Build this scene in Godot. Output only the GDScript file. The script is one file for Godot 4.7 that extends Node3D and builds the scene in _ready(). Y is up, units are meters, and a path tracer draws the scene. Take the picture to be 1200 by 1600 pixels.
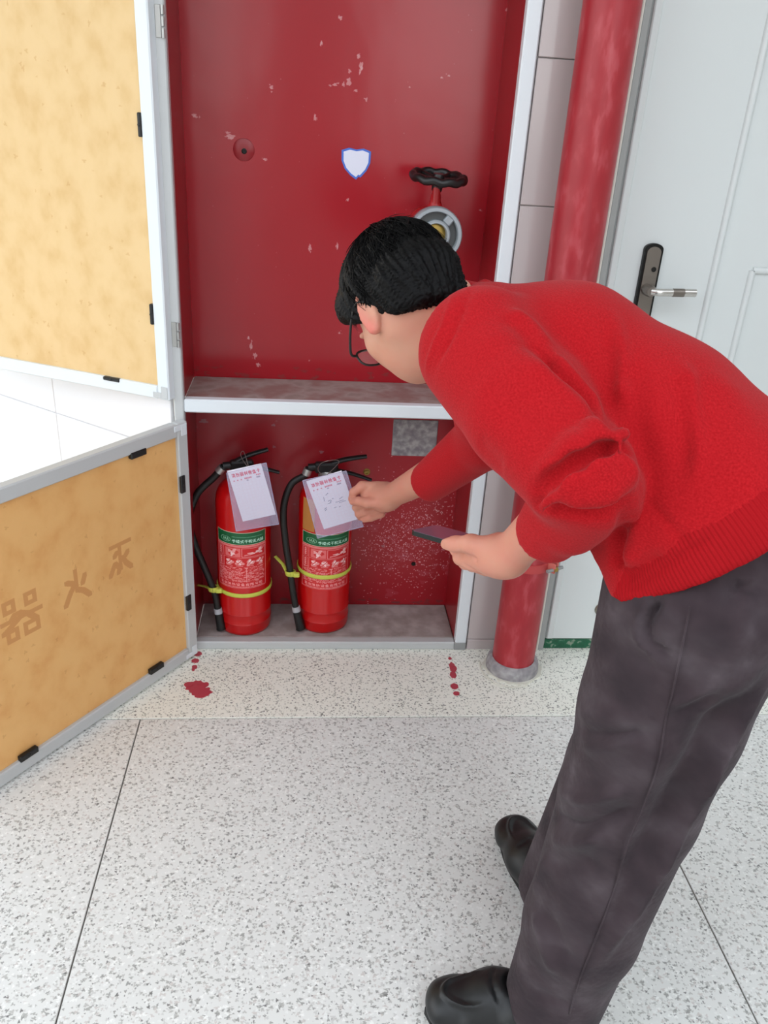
extends Node3D

# ---------------------------------------------------------------- camera model (used to lay joints and small things out)
const FOCAL := 1290.0
const EYE := Vector3(0, 1.40, 1.9868)
var cam_basis: Basis
var rng := RandomNumberGenerator.new()

func at(px: float, py: float, depth: float) -> Vector3:      # a point at that depth along the view axis
	return EYE + cam_basis * Vector3((px - 600.0) / FOCAL * depth, -(py - 800.0) / FOCAL * depth, -depth)

func on_z(px: float, py: float, z: float) -> Vector3:        # on the plane z
	var d := at(px, py, 1.0) - EYE
	return EYE + d * ((z - EYE.z) / d.z)

func on_y(px: float, py: float, y: float) -> Vector3:
	var d := at(px, py, 1.0) - EYE
	return EYE + d * ((y - EYE.y) / d.y)

# ---------------------------------------------------------------- names and metas
var taken := {}
func numbered(called: String) -> String:
	if not taken.has(called):
		taken[called] = 0
		return called
	taken[called] += 1
	return "%s_%03d" % [called, taken[called]]

func add_node(o: Node3D, called: String, parent: Node) -> void:
	o.name = numbered(called) if parent == self else called
	parent.add_child(o, true)

func obj(called: String, st, m: Material, parent: Node = self) -> MeshInstance3D:
	var o := MeshInstance3D.new()
	o.mesh = st.commit() if st is SurfaceTool else st
	o.material_override = m
	add_node(o, called, parent)
	return o

func thing(called: String, label: String, category: String, where := Vector3.ZERO, group := "") -> Node3D:
	var o := Node3D.new()
	add_node(o, called, self)
	o.position = where
	tag(o, label, category, group)
	return o

func tag(o: Node3D, label: String, category: String, group := "") -> Node3D:
	o.set_meta("label", label)
	o.set_meta("category", category)
	if group != "":
		o.set_meta("group", group)
	return o

func struct(called: String, st, m: Material, label: String, category: String) -> MeshInstance3D:
	var o := obj(called, st, m)
	o.set_meta("kind", "structure")
	tag(o, label, category)
	return o

# ---------------------------------------------------------------- materials
func mat(c: Color, rough := 0.5, metal := 0.0, spec := 0.5) -> StandardMaterial3D:
	var m := StandardMaterial3D.new()
	m.albedo_color = c
	m.roughness = rough
	m.metallic = metal
	m.metallic_specular = spec
	return m

func tex_mat(t: Texture2D, rough := 0.5, metal := 0.0) -> StandardMaterial3D:
	var m := mat(Color.WHITE, rough, metal)
	m.albedo_texture = t
	return m

func noise_tex(freq: float, size: int, ramp: Array, seed_: int, oct := 4, normal := false, bump := 4.0) -> NoiseTexture2D:
	var n := FastNoiseLite.new()
	n.noise_type = FastNoiseLite.TYPE_SIMPLEX_SMOOTH
	n.frequency = freq
	n.seed = seed_
	n.fractal_octaves = oct
	var t := NoiseTexture2D.new()
	t.width = size
	t.height = size
	t.seamless = true
	t.noise = n
	if normal:
		t.as_normal_map = true
		t.bump_strength = bump
	elif ramp.size():
		var g := Gradient.new()
		g.offsets = PackedFloat32Array(ramp[0])
		g.colors = PackedColorArray(ramp[1])
		t.color_ramp = g
	return t

func tri_noise(m: StandardMaterial3D, scale: float) -> StandardMaterial3D:
	m.uv1_triplanar = true
	m.uv1_world_triplanar = true
	m.uv1_scale = Vector3.ONE * scale
	return m

# ---------------------------------------------------------------- mesh helpers
func new_st() -> SurfaceTool:
	var st := SurfaceTool.new()
	st.begin(Mesh.PRIMITIVE_TRIANGLES)
	return st

func tri(st: SurfaceTool, a: Vector3, b: Vector3, c: Vector3, na: Vector3, nb: Vector3, nc: Vector3, ua := Vector2.ZERO, ub := Vector2.ZERO, uc := Vector2.ZERO) -> void:
	var flip := (b - a).cross(c - a).dot(na + nb + nc) > 0.0
	st.set_normal(na); st.set_uv(ua); st.add_vertex(a)
	if flip:
		st.set_normal(nc); st.set_uv(uc); st.add_vertex(c)
		st.set_normal(nb); st.set_uv(ub); st.add_vertex(b)
	else:
		st.set_normal(nb); st.set_uv(ub); st.add_vertex(b)
		st.set_normal(nc); st.set_uv(uc); st.add_vertex(c)

func quad(st: SurfaceTool, a: Vector3, b: Vector3, c: Vector3, d: Vector3, n: Vector3, uv := Rect2(0, 0, 1, 1)) -> void:
	var u0 := uv.position
	var u1 := uv.end
	tri(st, a, b, c, n, n, n, Vector2(u0.x, u0.y), Vector2(u1.x, u0.y), u1)
	tri(st, a, c, d, n, n, n, Vector2(u0.x, u0.y), u1, Vector2(u0.x, u1.y))

# a box with chamfered edges; uvs in metres of the face
func box(st: SurfaceTool, lo: Vector3, hi: Vector3, r := 0.002, xf := Transform3D.IDENTITY, uv_off := Vector2.ZERO) -> void:
	var h := (hi - lo) * 0.5
	var c := (hi + lo) * 0.5
	r = minf(r, minf(h.x, minf(h.y, h.z)) * 0.9)
	for ax in 3:
		var u := (ax + 1) % 3
		var v := (ax + 2) % 3
		for s in [-1.0, 1.0]:
			var n := Vector3.ZERO
			n[ax] = s
			var p := []
			for k in [[-1, -1], [1, -1], [1, 1], [-1, 1]]:
				var q := Vector3.ZERO
				q[ax] = s * h[ax]
				q[u] = k[0] * (h[u] - r)
				q[v] = k[1] * (h[v] - r)
				p.append(q)
			var uvs := []
			for q in p:
				uvs.append(uv_off + (Vector2(q.z + c.z, -(q.y + c.y)) if ax == 0 else Vector2(q.x + c.x, q.z + c.z) if ax == 1 else Vector2(q.x + c.x, -(q.y + c.y))))
			var wn := (xf.basis * n).normalized()
			tri(st, xf * (c + p[0]), xf * (c + p[1]), xf * (c + p[2]), wn, wn, wn, uvs[0], uvs[1], uvs[2])
			tri(st, xf * (c + p[0]), xf * (c + p[2]), xf * (c + p[3]), wn, wn, wn, uvs[0], uvs[2], uvs[3])
	if r <= 0.0:
		return
	for ax in 3:
		var u := (ax + 1) % 3
		var v := (ax + 2) % 3
		for su in [-1.0, 1.0]:
			for sv in [-1.0, 1.0]:
				var n := Vector3.ZERO
				n[u] = su
				n[v] = sv
				n = (xf.basis * n).normalized()
				var p := []
				for k in [[-1, 0], [1, 0], [1, 1], [-1, 1]]:
					var q := Vector3.ZERO
					q[ax] = k[0] * (h[ax] - r)
					q[u] = su * (h[u] - (r if k[1] else 0.0))
					q[v] = sv * (h[v] - (0.0 if k[1] else r))
					p.append(xf * (c + q))
				var uv0 := uv_off + Vector2(c.x, c.z)
				tri(st, p[0], p[1], p[2], n, n, n, uv0, uv0, uv0)
				tri(st, p[0], p[2], p[3], n, n, n, uv0, uv0, uv0)
	for sx in [-1.0, 1.0]:
		for sy in [-1.0, 1.0]:
			for sz in [-1.0, 1.0]:
				var s := Vector3(sx, sy, sz)
				var n := (xf.basis * s).normalized()
				tri(st, xf * (c + s * (h - Vector3(0, r, r))), xf * (c + s * (h - Vector3(r, 0, r))), xf * (c + s * (h - Vector3(r, r, 0))), n, n, n)

func box_st(lo: Vector3, hi: Vector3, r := 0.002, xf := Transform3D.IDENTITY) -> SurfaceTool:
	var st := new_st()
	box(st, lo, hi, r, xf)
	return st

# profile of (radius, height) turned round the y axis of xf
func lathe(st: SurfaceTool, prof: Array, xf := Transform3D.IDENTITY, n := 40, a0 := 0.0, a1 := TAU) -> void:
	var seg := []
	for i in prof.size() - 1:
		var d: Vector2 = prof[i + 1] - prof[i]
		seg.append(Vector2(d.y, -d.x).normalized())
	var len := 0.0
	var total := 0.0
	for i in prof.size() - 1:
		total += (prof[i + 1] - prof[i]).length()
	for i in prof.size() - 1:
		var n0: Vector2 = seg[i]
		var n1: Vector2 = seg[i]
		if i > 0 and seg[i - 1].dot(seg[i]) > 0.75:
			n0 = (seg[i - 1] + seg[i]).normalized()
		if i < seg.size() - 1 and seg[i + 1].dot(seg[i]) > 0.75:
			n1 = (seg[i + 1] + seg[i]).normalized()
		var v0 := 1.0 - len / total
		len += (prof[i + 1] - prof[i]).length()
		var v1 := 1.0 - len / total
		for k in n:
			var p := []
			var nn := []
			var uv := []
			for e in 4:
				var t := float(k + (1 if e in [1, 2] else 0)) / n
				var a := lerpf(a0, a1, t)
				var top := e >= 2
				var q: Vector2 = prof[i + 1] if top else prof[i]
				var m := n1 if top else n0
				p.append(xf * Vector3(q.x * sin(a), q.y, q.x * cos(a)))
				nn.append((xf.basis * Vector3(m.x * sin(a), m.y, m.x * cos(a))).normalized())
				uv.append(Vector2(t, v1 if top else v0))
			tri(st, p[0], p[1], p[2], nn[0], nn[1], nn[2], uv[0], uv[1], uv[2])
			tri(st, p[0], p[2], p[3], nn[0], nn[2], nn[3], uv[0], uv[2], uv[3])

func lathe_st(prof: Array, xf := Transform3D.IDENTITY, n := 40) -> SurfaceTool:
	var st := new_st()
	lathe(st, prof, xf, n)
	return st

func smooth_path(pts: Array, steps := 8) -> Array:
	var out := []
	for i in pts.size() - 1:
		var a: Vector3 = pts[maxi(i - 1, 0)]
		var d: Vector3 = pts[mini(i + 2, pts.size() - 1)]
		for k in steps:
			out.append((pts[i] as Vector3).cubic_interpolate(pts[i + 1], a, d, float(k) / steps))
	out.append(pts[-1])
	return out

# a tube along points; radius is a number or [start, end]; flat squeezes it along `side`
func tube(st: SurfaceTool, pts: Array, r0: float, r1 := -1.0, n := 10, cap := true, flat := 1.0, side := Vector3.ZERO) -> void:
	if r1 < 0.0:
		r1 = r0
	var rings := []
	var norms := []
	var up := Vector3.UP
	for i in pts.size():
		var t: Vector3 = ((pts[mini(i + 1, pts.size() - 1)] as Vector3) - pts[maxi(i - 1, 0)]).normalized()
		if i == 0:
			up = side if side != Vector3.ZERO else (Vector3.UP if absf(t.y) < 0.9 else Vector3.RIGHT)
		up = (up - t * up.dot(t)).normalized()
		var b := t.cross(up)
		var r := lerpf(r0, r1, float(i) / maxi(pts.size() - 1, 1))
		var ring := []
		var nn := []
		for k in n:
			var a := TAU * k / n
			ring.append((pts[i] as Vector3) + (up * cos(a) * flat + b * sin(a)) * r)
			nn.append((up * cos(a) / flat + b * sin(a)).normalized())
		rings.append(ring)
		norms.append(nn)
	for i in pts.size() - 1:
		for k in n:
			var j := (k + 1) % n
			tri(st, rings[i][k], rings[i][j], rings[i + 1][j], norms[i][k], norms[i][j], norms[i + 1][j], Vector2(float(k) / n, i), Vector2(float(k + 1) / n, i), Vector2(float(k + 1) / n, i + 1))
			tri(st, rings[i][k], rings[i + 1][j], rings[i + 1][k], norms[i][k], norms[i + 1][j], norms[i + 1][k], Vector2(float(k) / n, i), Vector2(float(k + 1) / n, i + 1), Vector2(float(k) / n, i + 1))
	if cap:
		for e in [0, pts.size() - 1]:
			var nb: Vector3 = ((pts[e] as Vector3) - pts[1 if e == 0 else e - 1]).normalized()
			for k in n:
				tri(st, pts[e], rings[e][k], rings[e][(k + 1) % n], nb, nb, nb)

func tube_st(pts: Array, r0: float, r1 := -1.0, n := 10, flat := 1.0, side := Vector3.ZERO) -> SurfaceTool:
	var st := new_st()
	tube(st, pts, r0, r1, n, true, flat, side)
	return st

# a flat outline (x, z) raised from y0 to y1, in xf
func prism(st: SurfaceTool, poly: PackedVector2Array, y0: float, y1: float, xf := Transform3D.IDENTITY, uvs := 1.0) -> void:
	var idx := Geometry2D.triangulate_polygon(poly)
	var up := xf.basis.y.normalized()
	for y in [y0, y1]:
		var n: Vector3 = up * (1.0 if y == y1 else -1.0)
		for i in range(0, idx.size(), 3):
			var a := poly[idx[i]]; var b := poly[idx[i + 1]]; var c := poly[idx[i + 2]]
			tri(st, xf * Vector3(a.x, y, a.y), xf * Vector3(b.x, y, b.y), xf * Vector3(c.x, y, c.y), n, n, n, a * uvs, b * uvs, c * uvs)
	var ccw := not Geometry2D.is_polygon_clockwise(poly)
	for i in poly.size():
		var a := poly[i]
		var b := poly[(i + 1) % poly.size()]
		var d := b - a
		var n2 := Vector2(d.y, -d.x).normalized() * (1.0 if ccw else -1.0)
		var n := (xf.basis * Vector3(n2.x, 0, n2.y)).normalized()
		quad(st, xf * Vector3(a.x, y0, a.y), xf * Vector3(b.x, y0, b.y), xf * Vector3(b.x, y1, b.y), xf * Vector3(a.x, y1, a.y), n, Rect2(a * uvs, (b - a) * uvs))

func prism_st(poly: PackedVector2Array, y0: float, y1: float, xf := Transform3D.IDENTITY) -> SurfaceTool:
	var st := new_st()
	prism(st, poly, y0, y1, xf)
	return st

func blob(cx: float, cz: float, rx: float, rz: float, n: int, rough: float) -> PackedVector2Array:
	var p := PackedVector2Array()
	for k in n:
		var a := TAU * k / n
		var r := 1.0 + rng.randf_range(-rough, rough)
		p.append(Vector2(cx + cos(a) * rx * r, cz + sin(a) * rz * r))
	return p

# ---------------------------------------------------------------- a distance field on a grid, meshed as surface nets
class Field:
	var o: Vector3
	var h: float
	var nx: int
	var ny: int
	var nz: int
	var v := PackedFloat32Array()

	func _init(lo: Vector3, hi: Vector3, cell: float) -> void:
		o = lo
		h = cell
		nx = int((hi.x - lo.x) / cell) + 2
		ny = int((hi.y - lo.y) / cell) + 2
		nz = int((hi.z - lo.z) / cell) + 2
		v.resize(nx * ny * nz)
		v.fill(1.0)

	# tapered capsule; along `ax` it is stretched by s
	func cap(a: Vector3, b: Vector3, ra: float, rb: float, k := 0.02, ax := Vector3.ZERO, s := 1.0, cut := false) -> void:
		var R := maxf(ra, rb)
		var m := Vector3.ONE * (R + k + 2.5 * h) + ax.abs() * R * maxf(s - 1.0, 0.0)
		var i0 := ((a.min(b) - m - o) / h).floor()
		var i1 := ((a.max(b) + m - o) / h).ceil()
		var q := 1.0 / s - 1.0
		var ab := b - a
		ab += ax * (ab.dot(ax) * q)
		var l2 := maxf(ab.length_squared(), 1e-9)
		var low := minf(1.0, s)
		var dr := rb - ra
		for z in range(maxi(0, int(i0.z)), mini(nz, int(i1.z) + 1)):
			for y in range(maxi(0, int(i0.y)), mini(ny, int(i1.y) + 1)):
				var at_ := (z * ny + y) * nx
				for x in range(maxi(0, int(i0.x)), mini(nx, int(i1.x) + 1)):
					var d := o + Vector3(x, y, z) * h - a
					d += ax * (d.dot(ax) * q)
					var t := clampf(d.dot(ab) / l2, 0.0, 1.0)
					var f := ((d - ab * t).length() - ra - dr * t) * low
					var e := v[at_ + x]
					if cut:
						f = -f
						var w := maxf(k - absf(e - f), 0.0) / k
						v[at_ + x] = maxf(e, f) + w * w * k * 0.25
					else:
						var w := maxf(k - absf(e - f), 0.0) / k
						v[at_ + x] = minf(e, f) - w * w * k * 0.25

	func ell(c: Vector3, b: Basis, r: Vector3, k := 0.02, cut := false) -> void:
		var m := b.x.abs() * r.x + b.y.abs() * r.y + b.z.abs() * r.z + Vector3.ONE * (k + 2.5 * h)
		var i0 := ((c - m - o) / h).floor()
		var i1 := ((c + m - o) / h).ceil()
		var bt := b.transposed()
		var ir := Vector3.ONE / r
		for z in range(maxi(0, int(i0.z)), mini(nz, int(i1.z) + 1)):
			for y in range(maxi(0, int(i0.y)), mini(ny, int(i1.y) + 1)):
				var at_ := (z * ny + y) * nx
				for x in range(maxi(0, int(i0.x)), mini(nx, int(i1.x) + 1)):
					var d := bt * (o + Vector3(x, y, z) * h - c)
					var k0 := (d * ir).length()
					var k1 := (d * ir * ir).length()
					var f := k0 * (k0 - 1.0) / maxf(k1, 1e-6)
					var e := v[at_ + x]
					if cut:
						f = -f
						var w := maxf(k - absf(e - f), 0.0) / k
						v[at_ + x] = maxf(e, f) + w * w * k * 0.25
					else:
						var w := maxf(k - absf(e - f), 0.0) / k
						v[at_ + x] = minf(e, f) - w * w * k * 0.25

	# keeps the side the normal points away from
	func plane(p: Vector3, n: Vector3, k := 0.004, c := Vector3.ZERO, reach := 1e9) -> void:
		for z in nz:
			for y in ny:
				var at_ := (z * ny + y) * nx
				for x in nx:
					var e := v[at_ + x]
					if e > 0.2:
						continue
					var w3 := o + Vector3(x, y, z) * h
					if reach < 1e8 and (w3 - c).length_squared() > reach * reach:
						continue
					var f := (w3 - p).dot(n)
					var w := maxf(k - absf(e - f), 0.0) / k
					v[at_ + x] = maxf(e, f) + w * w * k * 0.25

	func val(p: Vector3) -> float:
		var g := (p - o) / h
		var x := int(g.x); var y := int(g.y); var z := int(g.z)
		if x < 0 or y < 0 or z < 0 or x >= nx or y >= ny or z >= nz:
			return 1.0
		return v[(z * ny + y) * nx + x]

	func hit(a: Vector3, d: Vector3, near: float, far: float) -> Vector3:
		var t := near
		while t < far:
			if val(a + d * t) < 0.0:
				return a + d * t
			t += h * 0.4
		return Vector3.ZERO

	# [points, triangle corners]
	func mesh() -> Array:
		var pts := PackedVector3Array()
		var tris := PackedInt32Array()
		var id := PackedInt32Array()
		id.resize(v.size())
		id.fill(-1)
		var sy := nx
		var sz := nx * ny
		var offs := PackedInt32Array([0, 1, sy, sy + 1, sz, sz + 1, sz + sy, sz + sy + 1])
		var co := [Vector3(0, 0, 0), Vector3(1, 0, 0), Vector3(0, 1, 0), Vector3(1, 1, 0), Vector3(0, 0, 1), Vector3(1, 0, 1), Vector3(0, 1, 1), Vector3(1, 1, 1)]
		var ea := PackedInt32Array([0, 2, 4, 6, 0, 1, 4, 5, 0, 1, 2, 3])
		var eb := PackedInt32Array([1, 3, 5, 7, 2, 3, 6, 7, 4, 5, 6, 7])
		var g := PackedFloat32Array()
		g.resize(8)
		for z in nz - 1:
			for y in ny - 1:
				var base := (z * ny + y) * nx
				for x in nx - 1:
					var b := base + x
					if v[b] > 0.1:
						continue
					var neg := 0
					for k in 8:
						g[k] = v[b + offs[k]]
						if g[k] < 0.0:
							neg += 1
					if neg == 0 or neg == 8:
						continue
					var s := Vector3.ZERO
					var c := 0
					for e in 12:
						var p := g[ea[e]]
						var q := g[eb[e]]
						if (p < 0.0) != (q < 0.0):
							s += (co[ea[e]] as Vector3).lerp(co[eb[e]], p / (p - q))
							c += 1
					id[b] = pts.size()
					pts.append(o + (Vector3(x, y, z) + s / c) * h)
		for z in range(1, nz - 1):
			for y in range(1, ny - 1):
				var base := (z * ny + y) * nx
				for x in range(1, nx - 1):
					var b := base + x
					var f := v[b]
					if f > 0.1:
						continue
					for ax in 3:
						var step := 1 if ax == 0 else sy if ax == 1 else sz
						var f2 := v[b + step]
						if (f < 0.0) == (f2 < 0.0):
							continue
						var u := sy if ax == 0 else sz if ax == 1 else 1
						var w := sz if ax == 0 else 1 if ax == 1 else sy
						var q0 := id[b]; var q1 := id[b - u]; var q2 := id[b - u - w]; var q3 := id[b - w]
						if q0 < 0 or q1 < 0 or q2 < 0 or q3 < 0:
							continue
						if f < 0.0:
							tris.append_array(PackedInt32Array([q0, q2, q1, q0, q3, q2]))
						else:
							tris.append_array(PackedInt32Array([q0, q1, q2, q0, q2, q3]))
		return [pts, tris]

func smooth_normals(pts: PackedVector3Array, tris: PackedInt32Array) -> PackedVector3Array:
	var nn := PackedVector3Array()
	nn.resize(pts.size())
	for i in range(0, tris.size(), 3):
		var a := pts[tris[i]]
		var n := (pts[tris[i + 2]] - a).cross(pts[tris[i + 1]] - a)
		nn[tris[i]] += n
		nn[tris[i + 1]] += n
		nn[tris[i + 2]] += n
	for i in nn.size():
		nn[i] = nn[i].normalized()
	return nn

func relax(pts: PackedVector3Array, tris: PackedInt32Array, times: int, amount := 0.5) -> void:
	for it in times:
		var sum := PackedVector3Array()
		sum.resize(pts.size())
		var cnt := PackedInt32Array()
		cnt.resize(pts.size())
		for i in range(0, tris.size(), 3):
			for k in 3:
				var a := tris[i + k]
				var b := tris[i + (k + 1) % 3]
				sum[a] += pts[b]
				cnt[a] += 1
		for i in pts.size():
			if cnt[i]:
				pts[i] = pts[i].lerp(sum[i] / cnt[i], amount)

# folds: [points, width, height]: a ridge (height > 0) or a groove along a line, by distance in space
func fold(pts: PackedVector3Array, nn: PackedVector3Array, folds: Array) -> void:
	for f in folds:
		var line: Array = f[0]
		if line.size() < 2:
			continue
		var w: float = f[1]
		var amp: float = f[2]
		var lo: Vector3 = line[0]
		var hi: Vector3 = line[0]
		for p in line:
			lo = lo.min(p)
			hi = hi.max(p)
		var bb := AABB(lo, hi - lo).grow(w * 3.0)
		var total := 0.0
		var run := [0.0]
		for k in line.size() - 1:
			total += (line[k + 1] - line[k]).length()
			run.append(total)
		for i in pts.size():
			var p := pts[i]
			if not bb.has_point(p):
				continue
			var best := 1e9
			var s := 0.0
			for k in line.size() - 1:
				var a: Vector3 = line[k]
				var ab: Vector3 = line[k + 1] - a
				var t := clampf((p - a).dot(ab) / ab.length_squared(), 0.0, 1.0)
				var d := (p - a - ab * t).length()
				if d < best:
					best = d
					s = (run[k] + t * ab.length()) / total
			var g := best / w
			if g < 3.0:
				var ends := clampf(minf(s, 1.0 - s) * 5.0 + 0.15, 0.0, 1.0)
				pts[i] = p + nn[i] * (amp * exp(-g * g) * ends)

func arr_mesh(pts: PackedVector3Array, tris: PackedInt32Array, uv := PackedVector2Array(), col := PackedColorArray(), nn := PackedVector3Array()) -> ArrayMesh:
	var a := []
	a.resize(Mesh.ARRAY_MAX)
	a[Mesh.ARRAY_VERTEX] = pts
	a[Mesh.ARRAY_NORMAL] = nn if nn.size() else smooth_normals(pts, tris)
	if uv.size():
		a[Mesh.ARRAY_TEX_UV] = uv
	if col.size():
		a[Mesh.ARRAY_COLOR] = col
	a[Mesh.ARRAY_INDEX] = tris
	var m := ArrayMesh.new()
	m.add_surface_from_arrays(Mesh.PRIMITIVE_TRIANGLES, a)
	return m

# triangles for which keep(centre) holds, with their points renumbered
func pick(pts: PackedVector3Array, nn: PackedVector3Array, tris: PackedInt32Array, flags: PackedByteArray, want: int, uv := PackedVector2Array()) -> ArrayMesh:
	var map := {}
	var p2 := PackedVector3Array()
	var n2 := PackedVector3Array()
	var u2 := PackedVector2Array()
	var t2 := PackedInt32Array()
	for i in range(0, tris.size(), 3):
		if flags[i / 3] != want:
			continue
		for k in 3:
			var j := tris[i + k]
			if not map.has(j):
				map[j] = p2.size()
				p2.append(pts[j])
				n2.append(nn[j])
				if uv.size():
					u2.append(uv[j])
			t2.append(map[j])
	return arr_mesh(p2, t2, u2, PackedColorArray(), n2)

# ---------------------------------------------------------------- drawing in textures
func dot_line(img: Image, a: Vector2, b: Vector2, w: int, c: Color) -> void:
	var n := maxi(int((b - a).length()), 1)
	for k in n + 1:
		var p := a.lerp(b, float(k) / n)
		img.fill_rect(Rect2i(int(p.x - w * 0.5), int(p.y - w * 0.5), w, w), c)

# strokes on a 0-9 grid, two digits a point, strokes parted by spaces
const GLYPH := {
	"mie": "1181 51525456453719 545769 587699 2435 7463", "huo": "51545637 3719 547699 2335 8364",
	"qi": "1131331311 6181836361 0595 545435 3517 5597 6475 1747491917 6787896967",
	"xiao": "1122 1323 1826 6164 4253 8273 4449 44848489 4686 4777", "fang": "1119 1131 313243 4344 443415 6172 4494 645749 74848988",
	"cai": "0353 3139 341638 344656 6494 8189 8367", "jian": "1343 2129 2416 2446 714395 715394 5575 5767 7686 8677 4999",
	"cha": "1282 5155 5215 5285 3686 3638 8688 3888 3787 1999", "ka": "5154 5282 1494 5459 5677",
	"shou": "7122 1383 1595 5259 5949", "ti": "0333 2128 0735 5181 5154 8184 5484 5282 4696 6669 6888 4759 5999",
	"shi": "1383 1545 3549 1949 6166 668998 7182", "gan": "2181 1595 5159", "fen": "1123 4134 0444 2129 2416 2446 6154 8194 6686 8689 8979 6658",
	"she": "1122 1424 2428 2836 5181 5154 8184 8495 4686 4689 8649", "bei": "4114 3171 7124 3284 2686 2629 8689 2989 2787 5659",
	"you": "1292 5117 3489 3439 84848989 3686 3777", "xian": "1119 1131 3143 4324 5181 5155 8185 5383 5585 5159 5989 7599",
	"gong": "4114 6194 553588 3687 6687", "si": "1191 9199 9979 1363 2565 2528 6568 2868", "xing": "2171 2124 7174 2474 2272 5459 2686 3786 1999", "an": "5152 1393 1314 9394 5539 1696 5739 4699",
}
func glyph(img: Image, key: String, x: float, y: float, w: float, h: float, t: int, c: Color, mirror := false) -> void:
	for s in (GLYPH[key] as String).split(" "):
		var last := Vector2.ZERO
		for k in range(0, s.length() - 1, 2):
			var gx := float(s[k].to_int()) / 9.0
			if mirror:
				gx = 1.0 - gx
			var p := Vector2(x + gx * w, y + float(s[k + 1].to_int()) / 9.0 * h)
			if k:
				dot_line(img, last, p, t, c)
			last = p

func words(img: Image, keys: Array, x: float, y: float, w: float, h: float, step: float, t: int, c: Color) -> void:
	for k in keys.size():
		glyph(img, keys[k], x + k * step, y, w, h, t, c)

func frame_rect(img: Image, r: Rect2i, t: int, c: Color) -> void:
	img.fill_rect(Rect2i(r.position, Vector2i(r.size.x, t)), c)
	img.fill_rect(Rect2i(r.position + Vector2i(0, r.size.y - t), Vector2i(r.size.x, t)), c)
	img.fill_rect(Rect2i(r.position, Vector2i(t, r.size.y)), c)
	img.fill_rect(Rect2i(r.position + Vector2i(r.size.x - t, 0), Vector2i(t, r.size.y)), c)

func fleck(img: Image, x: float, y: float, rx: float, ry: float, c: Color, rough := 0.35) -> void:
	var ph := rng.randf() * TAU
	var ph2 := rng.randf() * TAU
	for j in range(int(y - ry * 1.5), int(y + ry * 1.5) + 1):
		for i in range(int(x - rx * 1.5), int(x + rx * 1.5) + 1):
			if i < 0 or j < 0 or i >= img.get_width() or j >= img.get_height():
				continue
			var d := Vector2((i - x) / maxf(rx, 0.5), (j - y) / maxf(ry, 0.5))
			var a := d.angle()
			var lim := 1.0 + rough * (sin(a * 3.0 + ph) * 0.6 + sin(a * 5.0 + ph2) * 0.4)
			var l := d.length()
			if l < lim:
				img.set_pixel(i, j, img.get_pixel(i, j).lerp(c, c.a * clampf((lim - l) * maxf(rx, ry) * 0.8 + 0.2, 0.0, 1.0)))

func terrazzo(old: bool) -> ImageTexture:
	var n := 1024
	var img := Image.create(n, n, false, Image.FORMAT_RGB8)
	img.fill(Color(0.95, 0.955, 0.915) if old else Color(0.885, 0.89, 0.872))
	var tones := [Color(0.80, 0.80, 0.785), Color(0.73, 0.73, 0.71), Color(0.66, 0.66, 0.64), Color(0.95, 0.955, 0.94), Color(0.80, 0.78, 0.76), Color(0.59, 0.59, 0.575), Color(0.92, 0.925, 0.91)]
	if old:
		tones = [Color(0.74, 0.74, 0.70), Color(0.62, 0.625, 0.58), Color(0.50, 0.51, 0.475), Color(0.84, 0.835, 0.79), Color(0.40, 0.41, 0.38)]
	for k in (15000 if old else 17000):
		var c: Color = tones[rng.randi() % tones.size()]
		var s := rng.randf_range(1.2, 3.0) if old else rng.randf_range(1.2, 4.4)
		fleck(img, rng.randf() * n, rng.randf() * n, s * rng.randf_range(0.6, 1.4), s * rng.randf_range(0.6, 1.2), Color(c, 0.9), 0.5)
	for k in 900:
		var s := rng.randf_range(1.2, 3.4)
		fleck(img, rng.randf() * n, rng.randf() * n, s * rng.randf_range(0.6, 1.3), s * rng.randf_range(0.6, 1.3), Color(0.42, 0.42, 0.41, 0.9), 0.5)
	img.generate_mipmaps()
	return ImageTexture.create_from_image(img)

# ---------------------------------------------------------------- painted and printed surfaces
const NZ := -0.21            # the red back of the niche
const NL := -0.297           # its sides
const NR := 0.4512

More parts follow.
